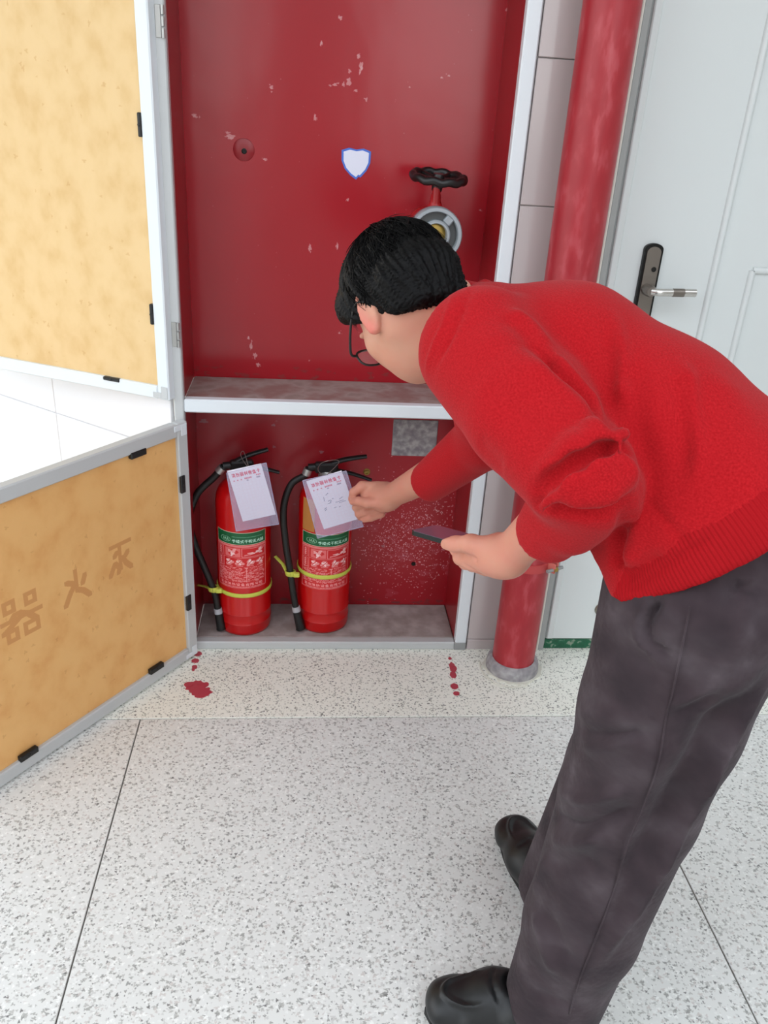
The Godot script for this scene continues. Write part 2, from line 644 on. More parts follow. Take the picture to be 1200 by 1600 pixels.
func red_panel(y0: float, y1: float, upper: bool) -> ImageTexture:
	var w := 1000
	var sc := w / 620.0
	var h := int(w * (y1 - y0) / (NR - NL))
	var img := Image.create(w, h, false, Image.FORMAT_RGB8)
	img.fill(Color(0.62, 0.10, 0.145))
	var k := w / (NR - NL)
	var to_uv := func(px: float, py: float) -> Vector2:
		var p := on_z(px, py, NZ)
		return Vector2((p.x - NL) * k, (y1 - p.y) * k)
	var pale := Color(0.80, 0.60, 0.60, 0.75)
	if upper:
		for c in [[560, 88, 3, 5], [564, 103, 4, 9], [562, 112, 2, 5], [523, 132, 5, 3], [515, 133, 2, 2], [545, 128, 5, 8], [556, 141, 3, 3], [502, 67, 3, 4], [532, 28, 4, 4], [492, 184, 3, 6], [424, 136, 4, 4], [303, 180, 5, 4], [572, 155, 3, 3], [690, 121, 3, 2], [701, 118, 3, 2], [792, 15, 4, 3], [360, 213, 9, 5], [414, 249, 4, 3], [484, 388, 4, 6], [527, 384, 2, 8], [543, 312, 3, 3], [392, 540, 4, 7], [399, 555, 4, 6], [403, 570, 5, 5], [388, 528, 3, 4], [530, 520, 3, 3], [552, 556, 3, 2], [483, 563, 2, 2], [750, 328, 3, 2], [276, 144, 3, 3], [640, 136, 2, 2]]:
			var p: Vector2 = to_uv.call(c[0], c[1])
			fleck(img, p.x, p.y, c[2] * sc * 0.9, c[3] * sc * 0.9, pale, 0.3)
			for e in 3:
				fleck(img, p.x + rng.randfn(0, c[2] * sc * 0.8), p.y + rng.randfn(0, c[3] * sc * 0.8), c[2] * sc * rng.randf_range(0.2, 0.6), c[3] * sc * rng.randf_range(0.2, 0.6), pale, 0.4)
		for i in 70:
			fleck(img, rng.randf() * w, rng.randf() * h, sc * rng.randf_range(0.6, 1.5), sc * rng.randf_range(0.6, 1.5), Color(0.75, 0.5, 0.5, 0.5))
		for i in 40:
			fleck(img, rng.randf() * w, h - rng.randf() * 26.0 * sc, sc * rng.randf_range(2, 9), sc * rng.randf_range(1, 5), Color(0.42, 0.30, 0.26, 0.35))
	else:
		for i in 60:
			fleck(img, rng.randf() * w, rng.randf() * h, sc * rng.randf_range(0.7, 4.0), sc * rng.randf_range(0.6, 2.6), Color(0.66, 0.42, 0.44, 0.55), 0.35)
		for i in 1300:
			var p: Vector2 = to_uv.call(rng.randfn(640, 44), rng.randfn(840, 42))
			fleck(img, p.x, p.y, sc * rng.randf_range(0.6, 2.0), sc * rng.randf_range(0.6, 1.8), Color(0.88, 0.72, 0.74, 0.85))
		for i in 24:
			var p: Vector2 = to_uv.call(rng.randfn(650, 40), rng.randfn(850, 36))
			fleck(img, p.x, p.y, sc * rng.randf_range(6, 20), sc * rng.randf_range(4, 12), Color(0.74, 0.50, 0.55, 0.20), 0.4)
		for i in 40:
			var p: Vector2 = to_uv.call(rng.randfn(690, 16), rng.randfn(800, 80))
			var a := rng.randf() * TAU
			dot_line(img, p, p + Vector2(cos(a), sin(a)) * rng.randf_range(3, 8) * sc, 2, Color(0.85, 0.70, 0.70))
		for i in 50:
			fleck(img, rng.randf() * w, h - rng.randf() * 16.0 * sc, sc * rng.randf_range(3, 12), sc * rng.randf_range(1, 4), Color(0.36, 0.26, 0.24, 0.4))
		for c in [[318, 658, 9, 5], [427, 664, 5, 3], [428, 698, 4, 3], [502, 706, 5, 4], [540, 880, 10, 9], [598, 853, 4, 4], [370, 914, 8, 3]]:
			var p: Vector2 = to_uv.call(c[0], c[1])
			fleck(img, p.x, p.y, c[2] * sc, c[3] * sc, Color(0.62, 0.50, 0.52, 0.7), 0.35)
	img.generate_mipmaps()
	return ImageTexture.create_from_image(img)

func board_tex(w_m: float, h_m: float, lettering: bool, seed_: int, a: Color, b: Color) -> ImageTexture:
	var w := 760
	var h := int(w * h_m / w_m)
	var n := FastNoiseLite.new()
	n.seed = seed_
	n.frequency = 0.012
	n.fractal_octaves = 5
	var img := Image.create(w, h, false, Image.FORMAT_RGB8)
	for y in h:
		for x in w:
			var t := clampf(0.5 + n.get_noise_2d(x, y * 0.8) * 0.9, 0.0, 1.0)
			img.set_pixel(x, y, a.lerp(b, t * t))
	for i in 150:
		fleck(img, rng.randf() * w, rng.randf() * h, rng.randf_range(1, 5), rng.randf_range(1, 6), Color(0.70, 0.47, 0.24, 0.25), 0.6)
	if lettering:
		var k := w / w_m
		var ink := Color(0.80, 0.57, 0.335)
		var chars := [["mie", 0.232, 0.445, 0.082], ["huo", 0.362, 0.43, 0.086], ["qi", 0.512, 0.425, 0.105]]
		for c in chars:
			var s: float = c[3]
			glyph(img, c[0], (c[1] - s * 0.45) * k, h - (c[2] - 0.035 + s * 0.5) * k, s * 0.9 * k, s * k, 11, ink)
	img.generate_mipmaps()
	return ImageTexture.create_from_image(img)

func label_tex() -> ImageTexture:
	var w := 420
	var h := 600
	var red := Color(0.80, 0.10, 0.12)
	var pink := Color(0.93, 0.62, 0.62)
	var img := Image.create(w, h, false, Image.FORMAT_RGB8)
	img.fill(red)
	img.fill_rect(Rect2i(8, 0, w - 16, 128), Color(0.85, 0.80, 0.70))
	img.fill_rect(Rect2i(12, 5, w - 24, 118), Color(0.04, 0.36, 0.20))
	for k in 60:
		var a := TAU * k / 60.0
		dot_line(img, Vector2(95 + cos(a) * 42, 78 + sin(a) * 26), Vector2(95 + cos(a) * 42, 78 + sin(a) * 26), 4, Color(0.55, 0.75, 0.62))
	for s in [[76, 92, 82, 64], [82, 64, 90, 88], [90, 88, 98, 64], [98, 64, 102, 92], [108, 92, 115, 64], [115, 64, 122, 92], [111, 82, 119, 82]]:
		dot_line(img, Vector2(s[0], s[1]), Vector2(s[2], s[3]), 3, Color(0.65, 0.82, 0.70))
	for k in 26:
		img.fill_rect(Rect2i(150 + k * 9, 42, 5, 9), Color(0.42, 0.66, 0.53))
	words(img, ["shou", "ti", "shi", "gan", "fen", "mie", "huo", "qi"], 150, 72, 26, 32, 30, 4, Color(0.72, 0.88, 0.80))
	frame_rect(img, Rect2i(8, 136, w - 16, 452), 4, pink)
	img.fill_rect(Rect2i(12, 140, w - 24, 14), Color(0.88, 0.45, 0.45))
	# two rows of pictures
	for r in 2:
		var y := 160 + r * 108
		frame_rect(img, Rect2i(20, y, 48, 96), 3, pink)
		for k in 4:
			img.fill_rect(Rect2i(34, y + 12 + k * 19, 20, 13), pink)
		img.fill_rect(Rect2i(76, y - 4, 3, 104), pink)
	img.fill_rect(Rect2i(80, 262, w - 92, 3), pink)
	img.fill_rect(Rect2i(92, 162, 118, 92), Color(0.88, 0.42, 0.42))
	fleck(img, 151, 205, 40, 34, Color(0.82, 0.14, 0.15), 0.2)
	fleck(img, 150, 198, 30, 22, Color(pink, 1.0), 0.9)
	fleck(img, 146, 226, 12, 20, Color(0.96, 0.80, 0.80), 0.5)
	frame_rect(img, Rect2i(218, 162, 186, 92), 4, pink)
	fleck(img, 300, 218, 34, 10, Color(0.96, 0.76, 0.76), 0.8)
	fleck(img, 352, 202, 20, 28, Color(0.96, 0.76, 0.76), 0.7)
	dot_line(img, Vector2(240, 236), Vector2(300, 222), 6, pink)
	dot_line(img, Vector2(352, 216), Vector2(388, 176), 7, pink)
	for k in 4:
		var x := 92 + k * 78
		fleck(img, x + 32, 312, 30, 32, Color(0.90, 0.55, 0.55), 0.35)
		fleck(img, x + 30, 308, 15, 20, Color(0.97, 0.82, 0.82), 0.8)
		dot_line(img, Vector2(x + 16, 330), Vector2(x + 48, 290), 5, red)
		img.fill_rect(Rect2i(x + 6, 346, 52, 5), pink)
	# lines of small print, in short words
	for r in 20:
		var y := 364 + r * 8
		var x := 24
		while x < w - 30:
			var l := rng.randi_range(6, 34)
			if rng.randf() < 0.82:
				img.fill_rect(Rect2i(x, y, mini(l, w - 24 - x), 5), pink if rng.randf() < 0.7 else Color(0.86, 0.36, 0.36))
			x += l + rng.randi_range(3, 7)
	img.fill_rect(Rect2i(250, 364, 4, 158), pink)
	words(img, ["xing", "an", "xiao", "fang", "she", "bei", "you", "xian", "gong", "si"], 40, 534, 26, 26, 34, 4, pink)
	for k in 30:
		img.fill_rect(Rect2i(50 + k * 11, 570, 7, 9), pink)
	img.generate_mipmaps()
	return ImageTexture.create_from_image(img)

func card_tex(handwriting: bool) -> ImageTexture:
	var w := 300
	var h := 460
	var img := Image.create(w, h, false, Image.FORMAT_RGB8)
	img.fill(Color(0.90, 0.885, 0.925))
	var faint := Color(0.90, 0.83, 0.87)
	for k in 9:
		img.fill_rect(Rect2i(20 + k * 32, 110, 2, 330), faint)
	for k in 13:
		img.fill_rect(Rect2i(20, 110 + k * 27, 260, 2), faint)
	words(img, ["xiao", "fang", "qi", "cai", "jian", "cha", "ka"], 28, 34, 28, 34, 36, 5, Color(0.82, 0.22, 0.34))
	for k in 3:
		img.fill_rect(Rect2i(26 + k * 32, 92, 13, 12), Color(0.86, 0.52, 0.58))
	for k in 5:
		img.fill_rect(Rect2i(126 + k * 13, 88, 10, 14), Color(0.82, 0.36, 0.44))
	for k in 3:
		img.fill_rect(Rect2i(232 + k * 14, 78, 10, 12), Color(0.84, 0.44, 0.52))
	img.fill_rect(Rect2i(228, 98, 34, 12), Color(0.62, 0.58, 0.66))
	img.fill_rect(Rect2i(140, 108, 16, 12), Color(0.66, 0.62, 0.70))
	if handwriting:
		for c in [[112, 168, 134, 156], [112, 226, 138, 222], [104, 246, 132, 246], [126, 240, 140, 230], [208, 236, 236, 226], [170, 256, 236, 254], [196, 268, 250, 266], [152, 216, 162, 214], [142, 300, 162, 296], [186, 304, 196, 300], [90, 180, 84, 214], [60, 286, 84, 278], [64, 300, 80, 290]]:
			dot_line(img, Vector2(c[0], c[1]), Vector2(c[2], c[3]), 4, Color(0.42, 0.44, 0.55))
	img.generate_mipmaps()
	return ImageTexture.create_from_image(img)

# ---------------------------------------------------------------- builders
var M := {}

func make_materials() -> void:
	M.terrazzo = tex_mat(terrazzo(false), 0.42)
	M.terrazzo.uv1_scale = Vector3(1.25, 1.25, 1)
	M.terrazzo_old = tex_mat(terrazzo(true), 0.45)
	M.terrazzo_old.uv1_scale = Vector3(1.25, 1.25, 1)
	M.grout = mat(Color(0.40, 0.39, 0.37), 0.9)
	var wave := noise_tex(0.012, 256, [], 5, 3, true, 2.0)
	M.red_upper = tex_mat(red_panel(0.742, 1.80, true), 0.2)
	M.red_lower = tex_mat(red_panel(0.025, 0.712, false), 0.3)
	for k in ["red_upper", "red_lower"]:
		M[k].normal_enabled = true
		M[k].normal_texture = wave
		M[k].normal_scale = 0.12
	M.red_side = mat(Color(0.58, 0.085, 0.12), 0.3)
	M.dusty = tri_noise(tex_mat(noise_tex(0.02, 512, [[0.25, 0.5, 0.62, 0.8], [Color(0.56, 0.42, 0.40), Color(0.60, 0.51, 0.49), Color(0.63, 0.555, 0.53), Color(0.57, 0.49, 0.47)]], 11), 0.9), 0.8)
	M.concrete = tri_noise(tex_mat(noise_tex(0.03, 512, [[0.2, 0.5, 0.8], [Color(0.58, 0.53, 0.51), Color(0.63, 0.585, 0.57), Color(0.69, 0.64, 0.63)]], 21), 0.92), 0.9)
	M.cement = tri_noise(tex_mat(noise_tex(0.06, 256, [[0.2, 0.5, 0.8], [Color(0.52, 0.50, 0.52), Color(0.60, 0.585, 0.59), Color(0.70, 0.69, 0.69)]], 31), 0.95), 2.5)
	M.white_alu = mat(Color(0.86, 0.885, 0.90), 0.32)
	M.grey_alu = mat(Color(0.74, 0.75, 0.75), 0.35)
	M.dull_alu = mat(Color(0.60, 0.61, 0.61), 0.4, 0.3)
	M.black_plastic = mat(Color(0.06, 0.065, 0.065), 0.45)
	M.hose = mat(Color(0.05, 0.055, 0.052), 0.5)
	M.steel = mat(Color(0.70, 0.70, 0.69), 0.35, 0.8)
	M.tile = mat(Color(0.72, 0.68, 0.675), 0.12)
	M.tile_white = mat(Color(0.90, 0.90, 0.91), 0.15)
	M.plaster = mat(Color(0.82, 0.81, 0.79), 0.85)
	M.ext_red = mat(Color(0.74, 0.045, 0.055), 0.28)
	M.strap = mat(Color(0.78, 0.80, 0.32), 0.5)
	M.tape = mat(Color(0.66, 0.66, 0.68), 0.6)
	M.brass = mat(Color(0.62, 0.52, 0.26), 0.35, 0.7)
	M.cast_alu = mat(Color(0.62, 0.65, 0.67), 0.4, 0.35)
	M.cast_dark = mat(Color(0.34, 0.35, 0.35), 0.5, 0.3)
	M.valve_red = mat(Color(0.66, 0.08, 0.10), 0.35)
	M.wheel = mat(Color(0.05, 0.045, 0.045), 0.4)
	M.splash = mat(Color(0.70, 0.23, 0.29), 0.45)
	var worn := noise_tex(0.018, 512, [[0.0, 0.45, 0.62, 0.72, 1.0], [Color(0.60, 0.11, 0.15), Color(0.63, 0.13, 0.17), Color(0.65, 0.17, 0.20), Color(0.69, 0.24, 0.27), Color(0.72, 0.32, 0.34)]], 41, 5)
	M.pipe = tri_noise(tex_mat(worn, 0.42), 1.0)
	M.pipe.uv1_scale = Vector3(3.0, 0.9, 3.0)
	M.door = mat(Color(0.825, 0.845, 0.84), 0.35)
	M.jamb = mat(Color(0.62, 0.63, 0.62), 0.5)
	M.green = tri_noise(tex_mat(noise_tex(0.03, 256, [[0.0, 0.62, 0.7, 1.0], [Color(0.05, 0.30, 0.20), Color(0.06, 0.36, 0.24), Color(0.40, 0.50, 0.42), Color(0.6, 0.6, 0.54)]], 51), 0.6), 5.0)
	M.bronze = mat(Color(0.50, 0.47, 0.44), 0.32, 0.75)
	M.bronze_dark = mat(Color(0.09, 0.085, 0.08), 0.4, 0.5)
	M.chrome = mat(Color(0.80, 0.79, 0.77), 0.2, 0.85)
	M.knob = mat(Color(0.62, 0.60, 0.55), 0.25, 0.85)

func build_floor() -> void:
	var bed := struct("floor", box_st(Vector3(-5, -0.25, -2.0), Vector3(4.0, -0.004, 2.75), 0.0), M.grout, "speckled cream terrazzo floor of large slabs with thin dark joints", "floor")
	var gap := 0.0015
	var xs := [-4.036, -2.822, -1.609, -0.3976, 0.8137, 2.025, 3.236]
	var zs := [0.2989, 1.52, 2.74]
	for i in xs.size() - 1:
		for j in zs.size() - 1:
			var st := new_st()
			box(st, Vector3(xs[i] + gap, -0.03, zs[j] + gap), Vector3(xs[i + 1] - gap, 0.0, zs[j + 1] - gap), 0.001, Transform3D.IDENTITY, Vector2(i * 0.37, j * 0.53))
			obj("slab", st, M.terrazzo, bed)
	var st2 := new_st()
	box(st2, Vector3(-4.0, -0.03, -1.9), Vector3(3.9, 0.0, 0.2989 - gap * 1.4), 0.001)
	obj("slab", st2, M.terrazzo_old, bed)

func build_walls() -> void:
	var st := new_st()
	box(st, Vector3(-0.328, 0, -0.40), Vector3(0.484, 3.0, -0.25), 0.0)
	box(st, Vector3(-0.328, 1.84, -0.25), Vector3(0.484, 3.0, -0.012), 0.0)
	box(st, Vector3(0.4865, 0, -0.40), Vector3(0.70, 3.0, -0.012), 0.0)
	box(st, Vector3(0.70, 2.12, -0.40), Vector3(1.66, 3.0, -0.012), 0.0)
	box(st, Vector3(1.66, 0, -0.40), Vector3(4.0, 3.0, -0.012), 0.0)
	var wall := struct("wall_back", st, M.plaster, "tiled corridor wall beside the fire cabinet and the red pipe", "wall")
	for k in 7:
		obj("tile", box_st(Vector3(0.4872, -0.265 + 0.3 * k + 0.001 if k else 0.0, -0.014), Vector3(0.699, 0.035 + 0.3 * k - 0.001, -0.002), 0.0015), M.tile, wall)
	# the wall left of the cabinet falls back at a slant
	var xf := Transform3D(Basis(Vector3(-0.8, 0, -0.6), Vector3.UP, Vector3(-0.6, 0, 0.8)), Vector3(-0.331, 0, -0.012))
	var wl := struct("wall_left", box_st(Vector3(0.07, 0, -0.07), Vector3(1.9, 3.0, -0.004), 0.0, xf), mat(Color(0.88, 0.88, 0.89), 0.6), "white glazed tile wall behind the two open cabinet doors", "wall")
	for c in 4:
		for r in 6:
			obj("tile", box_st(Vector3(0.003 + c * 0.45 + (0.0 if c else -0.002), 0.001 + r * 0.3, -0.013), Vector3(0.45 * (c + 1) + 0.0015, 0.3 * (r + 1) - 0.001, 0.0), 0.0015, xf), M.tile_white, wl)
	obj("caulk_bead", tube_st([Vector3(0.6975, 0.0, 0.003), Vector3(0.6975, 3.0, 0.003)], 0.0035, -1.0, 8), mat(Color(0.86, 0.84, 0.80), 0.8), wall)
	struct("ceiling", box_st(Vector3(-5, 3.0, -2.0), Vector3(4.0, 3.2, 1.5), 0.0), mat(Color(0.86, 0.86, 0.85), 0.9), "plain white corridor ceiling above the cabinet", "ceiling")
	struct("wall_right", box_st(Vector3(3.6, 0, -0.4), Vector3(3.8, 3.0, 2.75), 0.0), M.plaster, "white end wall of the corridor beyond the door", "wall")

func build_door() -> void:
	var d := struct("door_1", box_st(Vector3(0.721, 0.036, -0.05), Vector3(1.625, 2.08, -0.004), 0.003), M.door, "white steel door with pressed panels and a lever handle", "door")
	var fr := new_st()
	box(fr, Vector3(0.6995, 0.0, -0.10), Vector3(0.7185, 2.12, 0.002), 0.003)
	box(fr, Vector3(1.628, 0.0, -0.10), Vector3(1.66, 2.12, 0.004), 0.003)
	box(fr, Vector3(0.7185, 2.084, -0.10), Vector3(1.628, 2.12, 0.004), 0.003)
	obj("door_frame", fr, M.jamb, d)
	obj("threshold", box_st(Vector3(0.719, 0.0, -0.09), Vector3(1.628, 0.034, -0.0065), 0.003), M.green, d)
	# pressed mouldings: an edge lip and two tall panels
	obj("edge_lip", box_st(Vector3(0.7225, 0.04, -0.006), Vector3(0.742, 2.07, 0.003), 0.003), M.door, d)
	for p in [[0.985, 0.30, 1.50, 1.90], [1.082, 0.50, 1.42, 1.115], [1.082, 1.32, 1.42, 1.80]]:
		var st := new_st()
		var pts := [Vector3(p[0], p[1], -0.004), Vector3(p[2], p[1], -0.004), Vector3(p[2], p[3], -0.004), Vector3(p[0], p[3], -0.004)]
		for k in 4:
			tube(st, [pts[k], pts[(k + 1) % 4]], 0.0085, -1.0, 10)
		obj("moulding", st, M.door, d)
	# handle plate: long, arched at both ends
	var c := on_z(1011, 440, 0.0)
	var xf := Transform3D(Basis(Vector3.RIGHT, Vector3(0, 0, 1), Vector3(0, -1, 0)), Vector3(0.822, 1.048, -0.004))
	var plate := PackedVector2Array()
	for k in 17:
		var a := PI * k / 16.0
		plate.append(Vector2(cos(a) * 0.023, -0.105 - sin(a) * 0.014))
	for k in 17:
		var a := PI + PI * k / 16.0
		plate.append(Vector2(cos(a) * 0.023, 0.105 - sin(a) * 0.014))
	var hp := obj("handle_plate", prism_st(plate, 0.0, 0.010, xf), M.bronze_dark, d)
	var inner := PackedVector2Array()
	for v in plate:
		inner.append(v * Vector2(0.74, 0.94))
	obj("plate_face", prism_st(inner, 0.0, 0.014, xf), M.bronze, hp)
	var hx := 0.820
	var hy := 1.061
	obj("lever_boss", lathe_st([Vector2(0, 0), Vector2(0.014, 0), Vector2(0.014, 0.03), Vector2(0.011, 0.036), Vector2(0, 0.036)], Transform3D(xf.basis, Vector3(hx, hy, 0.008)), 24), M.bronze, hp)
	var lv := new_st()
	tube(lv, smooth_path([Vector3(hx, hy, 0.040), Vector3(hx + 0.018, hy, 0.047), Vector3(hx + 0.05, hy + 0.001, 0.047), Vector3(hx + 0.108, hy + 0.002, 0.045)], 6), 0.0085, 0.0095, 12, true, 0.8, Vector3(0, 0, 1))
	obj("lever", lv, M.chrome, hp)
	obj("lever_band", tube_st([Vector3(hx + 0.050, hy + 0.001, 0.047), Vector3(hx + 0.078, hy + 0.0015, 0.046)], 0.0101, -1.0, 12, 0.8, Vector3(0, 0, 1)), M.bronze, hp)
	obj("keyhole", lathe_st([Vector2(0, 0.0), Vector2(0.006, 0.0), Vector2(0.006, 0.0155), Vector2(0, 0.0155)], Transform3D(xf.basis, Vector3(0.828, 1.108, -0.004)), 16), M.bronze_dark, hp)
	var kp := on_z(941, 953, 0.0)
	var kxf := Transform3D(xf.basis, Vector3(kp.x, kp.y, -0.005))
	var kn := obj("floor_lock", lathe_st([Vector2(0, 0), Vector2(0.022, 0), Vector2(0.0215, 0.004), Vector2(0.017, 0.008), Vector2(0.012, 0.009), Vector2(0.011, 0.016), Vector2(0.009, 0.018), Vector2(0, 0.018)], kxf, 32), M.knob, d)
	obj("keyhole", lathe_st([Vector2(0, 0.0), Vector2(0.005, 0.0), Vector2(0.004, 0.020), Vector2(0, 0.020)], kxf, 12), M.bronze_dark, kn)

func cabinet_door(cab: Node3D, called: String, hinge: Vector3, dir: Vector3, w: float, h: float, board_m: Material, clips: Array, label: String, lip: float, alu: Material) -> void:
	var root := Node3D.new()
	cab.add_child(root, true)
	root.name = called
	root.set_meta("label", label)
	root.transform = Transform3D(Basis(dir, Vector3.UP, dir.cross(Vector3.UP)), hinge)
	var b := new_st()
	box(b, Vector3(0.012, 0.012, -0.003), Vector3(w - 0.012, h - 0.012, 0.003), 0.0)
	obj("panel", b, board_m, root)
	var t := 0.013
	for s in [[Vector3(0, 0, -t), Vector3(lip, h, t), "stile"], [Vector3(w - lip, 0, -t), Vector3(w, h, t), "stile"], [Vector3(lip + 0.0005, 0, -t), Vector3(w - lip - 0.0005, lip, t), "rail"], [Vector3(lip + 0.0005, h - lip, -t), Vector3(w - lip - 0.0005, h, t), "rail"]]:
		var st := new_st()
		box(st, s[0], s[1], 0.003)
		obj(s[2], st, alu, root)
	for c in [[0.004, 0.004], [0.004, h - 0.034]]:
		var st := new_st()
		box(st, Vector3(c[0], c[1] if c[1] > 0.1 else c[1], -t - 0.0015), Vector3(c[0] + lip * 0.55, c[1] + 0.03, -t + 0.002), 0.001)
		obj("corner_joint", st, M.grey_alu if alu == M.white_alu else M.white_alu, root)
		var st3 := new_st()
		box(st3, Vector3(c[0] + lip * 0.55, c[1] if c[1] < 0.1 else c[1] + 0.016, -t - 0.0015), Vector3(c[0] + 0.042, c[1] + (0.014 if c[1] < 0.1 else 0.03), -t + 0.002), 0.001)
		obj("corner_joint", st3, M.grey_alu if alu == M.white_alu else M.white_alu, root)
	for c in clips:      # [x, y, along y?]
		var st := new_st()
		var wide := 0.008 if alu == M.grey_alu else 0.0045
		var hx := wide if c[2] else 0.024
		var hy := 0.024 if c[2] else wide
		box(st, Vector3(c[0] - hx, c[1] - hy, -t - 0.003), Vector3(c[0] + hx, c[1] + hy, -0.0035), 0.002)
		lathe(st, [Vector2(0.0035, 0.0), Vector2(0.003, 0.0015), Vector2(0, 0.002)], Transform3D(Basis(Vector3.RIGHT, Vector3(0, 0, -1), Vector3.UP), Vector3(c[0], c[1], -t - 0.003)), 10)
		obj("clip", st, M.black_plastic, root)

func build_cabinet() -> void:
	var cab := thing("fire_cabinet", "red painted fire cabinet recessed in the wall with white metal frame and two open doors", "cabinet")
	for lv in [[0.742, 1.80, M.red_upper], [0.0245, 0.712, M.red_lower]]:
		var st := new_st()
		quad(st, Vector3(NL, lv[1], NZ), Vector3(NR, lv[1], NZ), Vector3(NR, lv[0], NZ), Vector3(NL, lv[0], NZ), Vector3(0, 0, 1))
		box(st, Vector3(NL - 0.01, lv[0] - 0.005, NZ - 0.02), Vector3(NR + 0.01, lv[1] + 0.005, NZ - 0.0005), 0.0)
		obj("back_panel", st, lv[2], cab)
		for s in [[NL - 0.012, NL], [NR, NR + 0.012]]:
			obj("side_panel", box_st(Vector3(s[0], lv[0], NZ), Vector3(s[1], lv[1], -0.028), 0.0), M.red_side, cab)
	obj("top_panel", box_st(Vector3(NL - 0.012, 1.80, NZ), Vector3(NR + 0.012, 1.812, -0.028), 0.0), M.red_side, cab)
	obj("shelf", box_st(Vector3(NL, 0.706, NZ), Vector3(NR, 0.742, -0.0285), 0.003), M.dusty, cab)
	obj("base_ledge", box_st(Vector3(NL, 0.002, NZ), Vector3(NR, 0.0245, -0.0285), 0.003), M.concrete, cab)
	# frame
	for s in [[-0.321, NL, M.grey_alu], [NR, 0.484, M.white_alu]]:
		obj("frame_stile", box_st(Vector3(s[0], 0.0, -0.028), Vector3(s[1], 1.834, 0.0), 0.003), s[2], cab)
	for r in [[0.0, 0.0254, M.grey_alu], [0.7102, 0.7445, M.white_alu], [1.80, 1.834, M.white_alu]]:
		var st := new_st()
		box(st, Vector3(NL + 0.0005, r[0], -0.028), Vector3(NR - 0.0005, r[1], -0.0005), 0.003)
		obj("frame_rail", st, r[2], cab)
	obj("corner_joint", box_st(Vector3(NR - 0.002, 0.0005, -0.02), Vector3(0.4835, 0.0255, 0.0012), 0.001), M.dull_alu, cab)
	for hy in [0.905, 1.55]:
		var hg := new_st()
		box(hg, Vector3(-0.317, hy - 0.03, -0.004), Vector3(-0.305, hy + 0.03, 0.0015), 0.001)
		for k in 3:
			tube(hg, [Vector3(-0.301, hy - 0.03 + k * 0.021, 0.004), Vector3(-0.301, hy - 0.013 + k * 0.021, 0.004)], 0.004, -1.0, 10)
		obj("hinge", hg, M.steel, cab)
	# fittings on the red back
	var face := Basis(Vector3.RIGHT, Vector3(0, 0, 1), Vector3(0, -1, 0))
	var hp := on_z(381, 234, NZ)
	var pad := obj("painted_disc", lathe_st([Vector2(0.026, 0.0), Vector2(0.024, 0.0015), Vector2(0.008, 0.003), Vector2(0.0, 0.003)], Transform3D(face, Vector3(hp.x, hp.y, NZ)), 28), mat(Color(0.55, 0.085, 0.12), 0.35), cab)
	obj("bolt_hole", lathe_st([Vector2(0.0065, 0.0), Vector2(0.0065, 0.004), Vector2(0.005, 0.0045), Vector2(0.0045, 0.0034), Vector2(0, 0.0034)], Transform3D(face, Vector3(hp.x + 0.001, hp.y - 0.003, NZ)), 20), M.bronze_dark, pad)
	var p1 := on_z(615, 655, NZ)
	var p2 := on_z(680, 713, NZ)
	obj("bare_cement_patch", box_st(Vector3(p1.x, p2.y, NZ - 0.001), Vector3(p2.x, minf(p1.y, 0.706), NZ + 0.003), 0.0015), M.cement, cab)
	var sc := on_z(573, 737, NZ)
	var bolt := obj("bolt", lathe_st([Vector2(0.010, 0.0), Vector2(0.010, 0.002), Vector2(0.0075, 0.003), Vector2(0.007, 0.008), Vector2(0.004, 0.0085), Vector2(0.0035, 0.004), Vector2(0, 0.004)], Transform3D(face, Vector3(sc.x, sc.y, NZ)), 24), M.brass, cab)
	var h2 := on_z(646, 881, NZ)
	obj("drilled_hole", lathe_st([Vector2(0.007, 0.0), Vector2(0.0065, 0.001), Vector2(0.005, 0.0004), Vector2(0, 0.0004)], Transform3D(face, Vector3(h2.x, h2.y, NZ)), 20), M.bronze_dark, cab)
	# doors
	var up := tex_mat(board_tex(0.72, 1.06, false, 3, Color(0.87, 0.745, 0.54), Color(0.83, 0.69, 0.47)), 0.6)  # paler than the lower board: bright haze is mixed into its colour
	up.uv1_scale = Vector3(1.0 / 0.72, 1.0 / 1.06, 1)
	var lo := tex_mat(board_tex(0.74, 0.69, true, 8, Color(0.90, 0.70, 0.44), Color(0.86, 0.635, 0.375)), 0.55)
	lo.uv1_scale = Vector3(1.0 / 0.74, 1.0 / 0.69, 1)
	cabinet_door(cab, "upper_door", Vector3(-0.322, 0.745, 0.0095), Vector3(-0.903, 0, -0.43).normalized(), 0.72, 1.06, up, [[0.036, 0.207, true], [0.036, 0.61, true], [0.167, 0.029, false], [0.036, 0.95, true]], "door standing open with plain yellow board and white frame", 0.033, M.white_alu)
	cabinet_door(cab, "lower_door", Vector3(-0.297, 0.006, 0.018), Vector3(-0.588, 0, 0.809).normalized(), 0.74, 0.692, lo, [[0.026, 0.180, true], [0.026, 0.530, true], [0.155, 0.040, false], [0.552, 0.038, false], [0.163, 0.655, false]], "door swung out with faint ghost lettering on its yellow board", 0.034, M.grey_alu)

